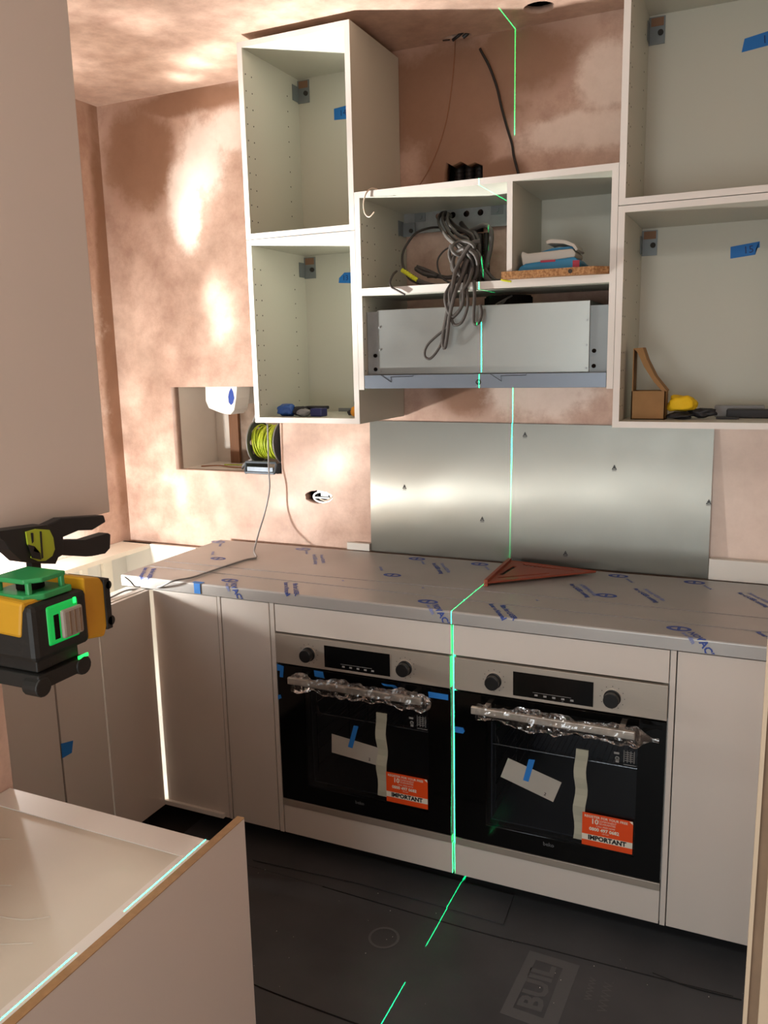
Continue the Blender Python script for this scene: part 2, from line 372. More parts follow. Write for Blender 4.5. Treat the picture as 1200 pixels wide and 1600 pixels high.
def tube(P, r, n=8, sub=8, closed=False, flat=1.0, bm=None):
    bm = bm or bmesh.new(); pts = spline(P, sub, closed) if sub > 1 else [Vector(p) for p in P]; m = len(pts)
    up = Vector((0, 1, 0)) if abs((pts[1]-pts[0]).normalized().y) < .9 else Vector((1, 0, 0))
    rings = []
    for i, p in enumerate(pts):
        if closed: t = pts[(i+1) % m]-pts[(i-1) % m]
        else: t = pts[min(i+1, m-1)]-pts[max(i-1, 0)]
        t.normalize(); side = t.cross(up)
        if side.length < 1e-4: side = t.orthogonal()
        side.normalize(); up = side.cross(t).normalized()
        rr = r if not callable(r) else r(i/(m-1))
        rings.append([bm.verts.new(p+side*math.cos(a)*rr+up*math.sin(a)*rr*flat) for a in [2*math.pi*k/n for k in range(n)]])
    for i in range(m if closed else m-1):
        A, Bq = rings[i], rings[(i+1) % m]
        for k in range(n): bm.faces.new((A[k], A[(k+1) % n], Bq[(k+1) % n], Bq[k]))
    if not closed: bm.faces.new(rings[0][::-1]); bm.faces.new(rings[-1])
    return bm
def at(px, py, ax, v):
    """point where a sight line of the photograph meets the plane (axis = v)"""
    d = FV*F + RV*(px-600) + UV*(800-py)
    return CAM + d*((v-CAM[ax])/d[ax])
def lump(c, r, seed=0, sub=3, rough=.25, sq=1.0):
    bm = bmesh.new(); bmesh.ops.create_icosphere(bm, subdivisions=sub, radius=1)
    for v in bm.verts:
        n = noise.noise(v.co*1.7+Vector((seed*3.1, 0, 0)))*rough + noise.noise(v.co*4+Vector((0, seed, 0)))*rough*.4
        q = Vector([math.copysign(abs(k)**sq, k) for k in v.co])*(1+n); v.co = Vector((q.x*r[0], q.y*r[1], q.z*r[2]))+Vector(c)
    return bm
def struct(name, bm, m): o = mk(name, bm, m); o['kind'] = 'structure'; return o

CEIL = 2.66
# ------------------------------------------------------------------ the setting
struct('floor', B(-1.75, 1.02, -4.4, .02, -.08, -.003), 'floor')
hole_a = circ(.108, -.127, .046, .044, 30, .06, 3)
hole_b = [(-.245, -.030), (-.20, -.046), (-.160, -.048), (-.138, -.030), (-.140, -.012), (-.175, -.006), (-.205, -.014)]
struct('ceiling', holed(rect(-1.75, 1.02, -4.4, .02), [hole_a, hole_b], 'xy', CEIL, CEIL+.02), 'plaster_ceiling')
struct('trim_1', Bs([(.02, .20, -.21, -.04, CEIL+.12, CEIL+.13), (.02, .03, -.21, -.04, CEIL+.021, CEIL+.12), (.19, .20, -.21, -.04, CEIL+.021, CEIL+.12), (.02, .20, -.21, -.20, CEIL+.021, CEIL+.12), (.02, .20, -.05, -.04, CEIL+.021, CEIL+.12), (-.3, -.1, -.1, .02, CEIL+.12, CEIL+.13), (-.3, -.29, -.1, .02, CEIL+.021, CEIL+.12), (-.11, -.1, -.1, .02, CEIL+.021, CEIL+.12), (-.3, -.1, -.1, -.09, CEIL+.021, CEIL+.12), (-.3, -.1, .01, .02, CEIL+.021, CEIL+.12)]), 'void')  # dark boxes added above the ceiling holes to keep light out
niche = rect(-1.455, -.937, 1.196, 1.540)
chase = [(-.245, 2.05), (-.105, 2.05), (-.108, 2.262), (-.135, 2.275), (-.16, 2.268), (-.185, 2.283), (-.215, 2.272), (-.237, 2.286), (-.243, 2.25)]
sock = circ(-.775, 1.112, .062, .026, 26, .12, 5)
struct('wall_back', holed(rect(-1.75, 1.02, -.08, CEIL+.02), [niche, chase, sock], 'xz', 0, .05), 'plaster_back')
# reveal of the wall recess behind the opening
bm = Bs([(-1.475, -1.455, .05, .36, 1.17, 1.56), (-.937, -.917, .05, .36, 1.17, 1.56), (-1.475, -.917, .05, .36, 1.176, 1.196), (-1.475, -.917, .05, .36, 1.54, 1.56)])
struct('trim_2', bm, mat('recess_lining', '#eee6dc', .7, nz=.08, nscale=5))  # lining and back kept pale in place of light from the room beyond
struct('trim_3', Bs([(-1.475, -.917, .30, .34, 1.17, 1.56)]), mat('recess_back', '#e6dcd0', .7, nz=.1, nscale=3))
struct('trim_4', Bs([(-.27, -.09, .10, .12, 1.75, 2.42), (-.28, -.27, .051, .12, 1.75, 2.42), (-.09, -.08, .051, .12, 1.75, 2.42), (-.85, -.70, .055, .10, 1.05, 1.17)]), 'void')
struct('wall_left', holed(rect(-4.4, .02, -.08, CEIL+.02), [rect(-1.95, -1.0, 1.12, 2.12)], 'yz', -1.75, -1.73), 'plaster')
struct('window_1', Bs([(-1.78, -1.74, -1.95, -1.90, 1.12, 2.12), (-1.78, -1.74, -1.05, -1.0, 1.12, 2.12), (-1.78, -1.74, -1.95, -1.0, 1.12, 1.17), (-1.78, -1.74, -1.95, -1.0, 2.07, 2.12)]), 'white')  # unseen window frame put in around the side fill light
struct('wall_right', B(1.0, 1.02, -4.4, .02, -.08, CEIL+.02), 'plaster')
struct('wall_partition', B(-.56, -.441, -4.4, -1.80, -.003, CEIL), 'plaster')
# door jamb at the right edge of the view
struct('door_1', Bs([(.8015, .8055, -1.966, -1.95, 0, 2.05), (.8155, .84, -1.975, -1.95, 0, 2.05)]), 'jamb')
struct('trim_5', B(.8055, .8155, -1.962, -1.95, 0, 2.05), 'jamb_brown')

# ------------------------------------------------------------------ floor protection
def sheet(label, pts, z, extra=None):
    o = mk('floor_sheet', prism(pts, 'xy', z, z+.0018), 'sheet'); tag(o, label, 'floor cover', None); return o
s1 = sheet('black floor protection sheet running under the oven cabinets', [(-1.0, -.02), (.99, -.02), (.99, -.735), (.57, -.742), (.1, -.752), (-.4, -.74), (-1.0, -.735)], 0)
s2 = sheet('black floor protection sheet with faint printed box, middle strip of the floor', [(-1.2, -.70), (-.4, -.715), (.99, -.725), (.99, -1.22), (-.3, -1.185), (-1.2, -1.17)], -.0016)
s3 = sheet('black floor protection sheet nearest the camera', [(-1.72, -1.15), (.99, -1.19), (.99, -4.3), (-1.72, -4.3)], -.0028)
s4 = sheet('small black sheet offcut with a square corner lying before the left oven', [(-.69, -.54), (.17, -.56), (.178, -.70), (.05, -.694), (-.3, -.689), (-.68, -.712)], .0045)
def flat_line(P, w, z): 
    return tube([(x, y, z) for x, y in P], w, n=5, sub=4, flat=.3)
mk('crease', join(flat_line([(-.66, -.60), (-.45, -.61), (-.33, -.632)], .0016, .0042), flat_line([(-.33, -.628), (-.1, -.66), (.05, -.668)], .0014, .0042)), 'sheet_seam', s4)
mk('crease', join(flat_line([(-.4, -.742), (.1, -.754), (.3, -.748), (.57, -.743), (.8, -.735)], .0018, .0015), flat_line([(.6, -.73), (.7, -.745), (.82, -.74)], .002, .0022)), 'sheet_seam', s1)
mk('crease', join(flat_line([(-.42, -1.176), (-.3, -1.187), (.0, -1.196), (.4, -1.205)], .003, .0004)), 'sheet_seam', s2)
# faint print on the middle sheet
zt = .00045
prb = holed([(.275, -.77), (.415, -.775), (.405, -1.03), (.262, -1.02)], [[(.30, -.80), (.375, -.803), (.368, -.995), (.288, -.99)]], 'xy', zt, zt+.0003)
mk('printed_box', prb, 'sheet_print', s2)
for a_, b_1, c_1, d_1 in (('BUIL', .085, .330, -.895), ('www', .04, .455, -.85), ('WWW.', .035, .50, -.86)): mk('printed_lettering', text(a_, b_1, ((c_1, d_1, zt+.0003), (0, 1, 0), (-1, 0, 0)), bold=.003 if b_1 > .05 else 0), 'sheet_print', s2)
mk('printed_roundel', holed(circ(-.124, -.88, .045), [circ(-.124, -.88, .038)], 'xy', zt, zt+.0003), 'sheet_print', s2)
rnd = random.Random(4)
bm = bmesh.new()
for i in range(70):
    x, y, s = rnd.uniform(-.7, .95), rnd.uniform(-1.5, -.68), rnd.uniform(.0006, .0018)
    box(bm, x, x+s, y, y+s*1.3, .0022, .003)
tag(mk('plaster_crumbs', bm, 'white', kind='stuff'), 'scattered tiny white plaster crumbs on the black floor sheets', 'debris')

# ------------------------------------------------------------------ wall cabinets
T = .018
def pin_holes(x, side, zb, h, parent, ys=((-.360, .05), (-.325, .05), (-.10, .05)), skip=(.06, .05)):
    bm = bmesh.new(); z = zb+skip[0]
    while z < zb+h-skip[1]:
        for y, _ in ys: cyl(bm, (x+side*.0002, y, z), .0024, .0006, 'x', 8)
        z += .05
    mk('shelf_pin_holes', bm, 'hole', parent, kind='stuff')
def bracket(parent, x, z, s=1):
    """hanging bracket in the rear corner: plate on the back panel, arm on the side, screw head"""
    b = mk('hanging_bracket', join(B(min(x, x+s*.046), max(x, x+s*.046), -.026, -.0215, z-.075, z), B(min(x+s*.001, x+s*.003), max(x+s*.001, x+s*.003), -.066, -.026, z-.072, z-.02)), 'galv_dark', parent)
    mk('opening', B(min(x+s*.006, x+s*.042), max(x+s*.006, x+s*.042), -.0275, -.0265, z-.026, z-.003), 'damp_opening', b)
    mk('screw', C((x+s*.034, -.029, z-.045), .008, .005, 'y', 14), 'hole', b)
def wall_cab(label, x0, x1, zb, group, back=True, brk=True, h=.602):
    r = root('wall_cabinet', label, 'cabinet', (x0, -.374, zb), group)
    yf, yb = -.374, -.004
    mk('side_panel', B(x0, x0+T, yf, yb, zb, zb+h), 'carcass', r, bevel=.0006); mk('side_panel', B(x1-T, x1, yf, yb, zb, zb+h), 'carcass', r, bevel=.0006)
    mk('top_panel', B(x0+T, x1-T, yf+.0005, yb, zb+h-T, zb+h-.0005), 'carcass', r); mk('bottom_panel', B(x0+T, x1-T, yf+.0005, yb, zb+.0005, zb+T), 'carcass', r)
    if back: mk('back_panel', B(x0+T, x1-T, -.021, -.016, zb+T, zb+h-T), 'carcass', r)
    mk('edge_strip', Bs([(x0, x0+T, yf-.001, yf, zb+.001, zb+h-.001), (x1-T, x1, yf-.001, yf, zb+.001, zb+h-.001), (x0+T, x1-T, yf-.0008, yf+.0003, zb+h-T, zb+h-.0005), (x0+T, x1-T, yf-.0008, yf+.0003, zb+.0005, zb+T)]), 'edge', r)
    pin_holes(x0+T, 1, zb, h, r)
    if brk: bracket(r, x0+T, zb+h-.024)
    return r
XL = -.804; ZB = 1.431; H = .602
cLU = wall_cab('narrow open white wall cabinet under the ceiling, upper of the left stack', XL, XL+.4, ZB+H+.001, 'open wall cabinets')
cLL = wall_cab('narrow open white wall cabinet holding tools, lower of the left stack', XL, XL+.4, ZB, 'open wall cabinets')
cRU = wall_cab('wide open white wall cabinet at upper right, cut by the top of the photo', .396, .996, ZB+H+.001, 'open wall cabinets')
cRL = wall_cab('wide open white wall cabinet holding a cardboard box and yellow cloth, lower right', .396, .996, ZB, 'open wall cabinets')
def tape(parent, pts, plane, d, num=None, nsize=.03, name='blue_tape', rot=0, lab='blue masking tape'):
    o = mk(name, prism(pts, plane, d, d-.0006) if plane == 'xz' else prism(pts, plane, d, d+.0006), 'tape', parent, label=lab)
    if num:
        cx = sum(p[0] for p in pts)/len(pts); cz = sum(p[1] for p in pts)/len(pts)
        mk('written_number', text(num, nsize, ((cx, d-.0009, cz-.001), (math.cos(rot), 0, math.sin(rot)), (-math.sin(rot), 0, math.cos(rot)))), 'pen', o)
tape(cLU, [(-.645, 2.466), (-.600, 2.464), (-.585, 2.466), (-.585, 2.508), (-.600, 2.507), (-.645, 2.503)], 'xz', -.0213, '14', .028)
tape(cLL, [(-.647, 1.912), (-.59, 1.908), (-.59, 1.946), (-.623, 1.947), (-.645, 1.929)], 'xz', -.0213, '13', .026)
tape(cRU, [(.672, 2.479), (.745, 2.487), (.80, 2.492), (.80, 2.532), (.738, 2.524), (.678, 2.514)], 'xz', -.0213, '12', .03, rot=.1)
tape(cRL, [(.671, 1.910), (.739, 1.917), (.740, 1.934), (.750, 1.937), (.749, 1.954), (.670, 1.944)], 'xz', -.0213, '15', .03, rot=.1)

# extractor cabinet
x0, x1, hb, hh = XL+.401, .395, 1.541, .604
hc = root('extractor_cabinet', 'open white wall cabinet of three bays around the steel extractor, between the two stacks', 'cabinet', (x0, -.374, hb))
yf, yb = -.374, -.004
mk('side_panel', B(x0, x0+T, yf, yb, hb, hb+hh), 'carcass', hc, bevel=.0006); mk('side_panel', B(x1-T, x1, yf, yb, hb, hb+hh), 'carcass', hc, bevel=.0006)
mk('top_panel', B(x0+T, x1-T, yf, yb, hb+hh-T, hb+hh), 'carcass', hc)
mk('shelf', B(x0+T, x1-T, yf, -.06, 1.834, 1.856), 'carcass', hc)
mk('divider', B(.084, .100, yf, -.03, 1.856, hb+hh-T), 'carcass', hc)
mk('back_panel', B(.100, x1-T, -.031, -.026, 1.856, hb+hh-T), 'carcass', hc)
mk('edge_strip', Bs([(x0, x0+T, yf-.001, yf, hb, hb+hh), (x1-T, x1, yf-.001, yf, hb, hb+hh), (x0+T, x1-T, yf-.001, yf, hb+hh-T, hb+hh), (x0+T, x1-T, yf-.001, yf, 1.834, 1.856), (.084, .1, yf-.001, yf, 1.856, hb+hh-T)]), 'edge', hc)
pin_holes(x0+T, 1, hb, hh, hc, ys=((-.36, 0), (-.325, 0), (-.27, 0), (-.10, 0), (-.07, 0)))
# rail
rl = root('mounting_rail', 'galvanised steel hanging rail with round holes screwed across the bare wall', 'rail', (-.2, -.02, 2.07))
mk('rail_body', holed(rect(-.385, .083, 2.066, 2.136), [circ(x, 2.110, .0105, n=18) for x in (-.258, -.207, -.158, -.109)], 'xz', -.022, -.018), 'galv', rl)
mk('rail_lip', Bs([(-.385, .083, -.030, -.018, 2.060, 2.066), (-.385, .083, -.026, -.018, 2.136, 2.140)]), 'galv', rl)
mk('bolt', join(C((-.324, -.026, 2.112), .008, .006, 'y', 6), B(-.345, -.305, -.0245, -.0225, 2.098, 2.126)), 'galv_dark', rl)
mk('bolt', join(C((-.051, -.026, 2.112), .008, .006, 'y', 6), B(-.072, -.030, -.0245, -.0225, 2.098, 2.126)), 'galv_dark', rl)
hb_ = mk('hanging_bracket', Bs([(-.383, -.340, -.036, -.032, 2.05, 2.095), (-.3855, -.383, -.075, -.032, 2.052, 2.10)]), 'galv_dark', hc)
mk('screw', C((-.353, -.038, 2.068), .007, .005, 'y', 14), 'hole', hb_)
# conduits in the chase
for i, x in enumerate((-.215, -.178, -.142)):
    bm = bmesh.new(); z = 1.80
    P = []
    for k in range(120): P.append((x, .075, 1.78+k*.0048))
    bm = tube(P, lambda t: .0165+.002*math.sin(t*2*math.pi*40), n=12, sub=1)
    tag(mk('conduit', bm, 'conduit', smooth=True), 'black corrugated conduit rising in the wall chase, %s of three' % ('left', 'middle', 'right')[i], 'conduit', 'conduits in the chase')
# chase continues behind the rail: dark conduit ends in front of plaster
bm = join(*[tube([(x, -.008, 1.865+k*.004) for k in range(46)], lambda t: .0105+.0012*math.sin(t*2*math.pi*23), n=10, sub=1) for x in (-.165, -.140, -.115, -.092)])
tag(mk('ribbed_conduit_tail', bm, 'conduit', smooth=True), 'dark ribbed conduit tails hanging below the rail behind the cable bundle', 'conduit')

# extractor hood
hd = root('extractor_hood', 'built-in steel extractor hood with blue-grey film lip under the shelf', 'hood', (0, -.2, 1.545))
mk('hood_body', B(-.345, .322, -.352, -.06, 1.588, 1.789), 'hood', hd, bevel=.001)
mk('side_flange', Bs([(-.383, -.345, -.345, -.343, 1.585, 1.785), (-.372, -.345, -.343, -.08, 1.588, 1.785)]), 'galv', hd)
mk('side_flange', Bs([(.322, .376, -.345, -.343, 1.585, 1.775), (.322, .345, -.343, -.08, 1.588, 1.775)]), 'galv_dark', hd)
mk('film_lip', B(-.383, .376, -.3745, -.06, 1.545, 1.587), 'tray', hd, bevel=.001)
for x in (-.356, .335):
    for z in (1.605, 1.648): mk('bolt', C((x, -.347, z), .006, .004, 'y', 12), 'void', hd)
for x in (-.337, .314):
    for z in (1.60, 1.665, 1.735): mk('rivet', C((x, -.3535, z), .003, .003, 'y', 10), 'galv', hd)
for ox in (-.325, .035):
    P = [(ox, 1.587), (ox+.035, 1.565), (ox+.033, 1.581), (ox+.11, 1.582), (ox+.11, 1.586)]
    mk('arrow_mark', tube([(a, -.3756, c) for a, c in P], .0008, n=4, sub=1), 'ink', hd)
mk('gear_mark', holed(circ(-.002, 1.563, .008, n=16, wob=.2), [circ(-.002, 1.563, .005, n=12)], 'xz', -.3758, -.3754), 'ink', hd)
mk('duct_collar', join(C((.04, -.2, 1.803), .075, .028, 'z', 32), C((.04, -.2, 1.819), .07, .006, 'z', 32)), 'void', hd)

# chipboard offcut, wipes
chp = mk('chipboard_offcut', prism([(.077, -.405), (.34, -.405), (.376, -.372), (.376, -.18), (.102, -.18), (.102, -.372), (.077, -.372)], 'xy', 1.8565, 1.877), 'chip'); tag(chp, 'raw chipboard offcut with a dowel hole lying on the extractor cabinet shelf', 'board')
mk('dowel_hole', C((.275, -.4055, 1.867), .006, .002, 'y', 14), 'hole', chp)
wp = root('wipes_packet', 'crumpled blue and white packet of wipes with open lid on the chipboard', 'packet', (.19, -.28, 1.877))
mk('pack_body', prism([(.105, 1.8775), (.285, 1.8775), (.29, 1.895), (.272, 1.912), (.13, 1.902), (.112, 1.893)], 'xz', -.34, -.21), 'wipe_blue', wp, bevel=.004)
mk('pack_top', prism([(.118, 1.897), (.27, 1.912), (.272, 1.925), (.262, 1.937), (.13, 1.932), (.116, 1.940), (.112, 1.93)], 'xz', -.325, -.215), 'wipe_white', wp, bevel=.004)
mk('lid_flap', prism([(.185, 1.962), (.20, 1.968), (.24, 1.962), (.268, 1.949), (.277, 1.934), (.272, 1.930), (.262, 1.943), (.235, 1.953), (.20, 1.957), (.188, 1.955)], 'xz', -.32, -.22), 'wipe_white', wp)
mk('lid_inside', prism([(.165, 1.936), (.265, 1.938), (.262, 1.946), (.20, 1.945)], 'xz', -.30, -.22), 'wipe_blue', wp)
mk('red_label', B(.175, .218, -.342, -.339, 1.902, 1.908), 'wipe_red', wp); mk('red_label', B(.268, .287, -.342, -.338, 1.880, 1.902), 'wipe_red', wp)

# things in the lower right cabinet
cb = root('cardboard_box', 'small open cardboard box with a tall curved flap in the lower right cabinet', 'box', (.48, -.25, 1.449))
fx = [at(x, y, 1, -.30) for x, y in ((987, 613), (1036, 612))]
mk('box_body', Bs([(.436, .530, -.300, -.297, 1.449, 1.531), (.436, .530, -.23, -.227, 1.449, 1.531), (.436, .439, -.30, -.227, 1.449, 1.531), (.527, .530, -.30, -.227, 1.449, 1.531), (.436, .53, -.3, -.227, 1.449, 1.452)]), 'card', cb)
mk('curved_flap', prism([(.437, 1.652), (.463, 1.654), (.475, 1.62), (.50, 1.572), (.533, 1.531), (.527, 1.523), (.497, 1.556), (.468, 1.60), (.448, 1.642)], 'xz', -.298, -.23), 'card', cb)
mk('tall_flap', prism([(.437, 1.449), (.437, 1.651), (.4395, 1.651), (.4395, 1.449)], 'xz', -.298, -.23), 'card', cb)
yc = tag(mk('yellow_cloth', lump((.572, -.262, 1.494), (.038, .03, .024), 3, 3, .35, .8), 'yellow', smooth=True), 'crumpled yellow cloth beside the cardboard box', 'cloth')
tag(mk('dust_sheet_scrap', join(lump((.57, -.268, 1.460), (.036, .03, .010), 6, 3, .5), lump((.625, -.25, 1.466), (.035, .02, .015), 8, 3, .6)), 'dark_stuff', smooth=True), 'grey rubbish under and beside the yellow cloth', 'rubbish')
tag(mk('black_bar', B(.69, .98, -.215, -.17, 1.4492, 1.474), 'dark_stuff', bevel=.003), 'long black plastic bar lying at the back of the lower right cabinet', 'bar')
tag(mk('grey_packing_strip', B(.655, .79, -.165, -.12, 1.4492, 1.482), 'cable_grey', bevel=.003), 'grey packing strip behind the black bar in the lower right cabinet', 'strip')
tag(mk('black_strip', B(.665, .725, -.262, -.24, 1.4492, 1.455), 'dark_stuff', bevel=.001), 'short thin black strip lying in front of the black bar', 'strip')

# tools in the lower left cabinet (floor of the cabinet z 1.449)
zf = ZB+T+.0003
tp = root('wrapped_tool', 'blue and black wrapped hand tool at the left of the lower left cabinet', 'tool', (-.72, -.30, zf))
mk('blue_wrapping', lump((-.722, -.30, zf+.021), (.036, .03, .021), 2, 3, .35), 'blue_bag', tp, smooth=True)
mk('black_grip', lump((-.665, -.30, zf+.017), (.034, .022, .016), 4, 3, .4), 'dark_stuff', tp, smooth=True)
nb = root('navy_box_tool', 'small navy and grey boxed tool in the lower left cabinet, right of the wrapped tool', 'tool', (-.60, -.31, zf))
mk('box_body', B(-.616, -.572, -.325, -.28, zf, zf+.028), 'navy', nb, bevel=.004); mk('grey_handle', lump((-.642, -.318, zf+.014), (.025, .02, .013), 9, 3, .3), 'cable_grey', nb, smooth=True)
mk('black_lid', B(-.66, -.58, -.29, -.25, zf+.022, zf+.033), 'dark_stuff', nb, bevel=.003)
tc_ = root('bar_clamp', 'long thin dark bar clamp lying at the back of the lower left cabinet', 'clamp', (-.5, -.14, zf))
mk('bar', Bs([(-.60, -.425, -.145, -.139, zf+.006, zf+.018)]), 'galv_dark', tc_)
mk('trigger', tube([(-.525, -.142, zf+.008), (-.535, -.142, zf+.030), (-.528, -.142, zf+.045), (-.488, -.142, zf+.030)], .004, n=8), 'dark_stuff', tc_)
mk('foot', B(-.56, -.48, -.155, -.13, zf, zf+.008), 'dark_stuff', tc_)
ab = root('yellow_tool', 'amber yellow tool end by the right side of the lower left cabinet', 'tool', (-.45, -.31, zf))
mk('body', lump((-.443, -.31, zf+.019), (.022, .022, .019), 5, 3, .15, .8), 'amber', ab, smooth=True); mk('dark_nozzle', C((-.466, -.315, zf+.014), .009, .012, 'x', 14), 'dark_stuff', ab)

# ------------------------------------------------------------------ base run
YF = -.629
def cabinet_legs(r, x0, x1, y0=-.43, y1=-.08):
    for x in (x0+.04, x1-.04):
        for y in (y0, y1): mk('leg', join(C((x, y, .041), .014, .078, 'z', 12), C((x, y, .009), .024, .004, 'z', 14)), 'dark_stuff', r)
def base_cab(label, x0, x1, fronts, carc=True):
    r = root('base_cabinet', label, 'cabinet', (x0, YF, 0), 'base cabinets')
    if carc:
        mk('carcass', Bs([(x0, x0+.016, -.612, -.02, .08, .879), (x1-.016, x1, -.612, -.02, .08, .879), (x0+.016, x1-.016, -.612, -.02, .08, .096), (x0+.016, x1-.016, -.612, -.51, .865, .879), (x0+.016, x1-.016, -.03, -.02, .096, .879)]), 'white', r)
        cabinet_legs(r, x0, x1)
    for n, a in fronts: mk(n, B(a[0], a[1], YF, YF+.016, a[2], a[3]), 'front', r, bevel=.0012)
    return r
# corner unit: hollow, open on top where the worktop stops
cc = root('corner_base_cabinet', 'white corner base cabinet, open on top left of the worktop end', 'cabinet', (-1.2, -.4, 0))
mk('back_panel', B(-1.722, -.826, -.066, -.050, .08, .88), 'white', cc)
mk('side_panel', B(-1.722, -1.706, -.639, -.066, .08, .862), 'white', cc)
mk('side_panel', B(-.842, -.826, -.612, -.066, .08, .879), 'white', cc)
mk('bottom_panel', B(-1.70, -.842, -.641, -.066, .08, .096), 'white', cc)
mk('top_rail', B(-1.725, -1.57, -.80, -.05, .862, .88), 'batten', cc)
mk('batten', B(-1.7055, -1.69, -.22, -.17, .1, .86), 'batten', cc); mk('batten', B(-1.7055, -1.69, -.34, -.31, .1, .86), 'batten', cc)
mk('door', B(-1.0872, -.8235, YF, YF+.016, .08, .877), 'front', cc, bevel=.0012)
mk('hinge_block', Bs([(-1.088, -1.078, -.606, -.59, .80, .822), (-1.088, -1.078, -.606, -.59, .13, .145)]), 'mdf', cc)
cabinet_legs(cc, -1.50, -.85)
c2 = base_cab('narrow white base cabinet between two end panels, left of the left oven', -.8075, -.6205, [('door', (-.806, -.6225, .08, .877))])
def cover(x0, x1, label): tag(mk('end_panel', B(x0, x1, YF-.0005, -.02, .079, .8785), 'front', bevel=.0008), label, 'panel', 'white end panels in the base run')
cover(-.8215, -.8095, 'thin white end panel left of the narrow base cabinet')
cover(-.6190, -.6030, 'thin white end panel beside the left oven')
cover(.6030, .6170, 'thin white end panel beside the right oven')
c3 = base_cab('wide white base cabinet at the right end of the run, right of the right oven', .6185, .9985, [('door', (.620, .997, .08, .877))])
def oven_cab(label, x0, x1):
    r = base_cab(label, x0, x1, [('filler_panel', (x0+.0015, x1-.0015, .786, .877)), ('drawer_front', (x0+.0015, x1-.0015, .08, .181))], carc=False)
    mk('carcass', Bs([(x0, x0+.016, -.612, -.02, .08, .879), (x1-.016, x1, -.612, -.02, .08, .879), (x0+.016, x1-.016, -.612, -.02, .08, .096), (x0+.016, x1-.016, -.60, -.02, .163, .181), (x0+.016, x1-.016, -.03, -.02, .19, .879)]), 'white', r)
    cabinet_legs(r, x0, x1); return r
oc1 = oven_cab('white oven cabinet housing the left oven, with filler above and drawer front below', -.6015, -.0015)
oc2 = oven_cab('white oven cabinet housing the right oven, with filler above and drawer front below', .0015, .6015)

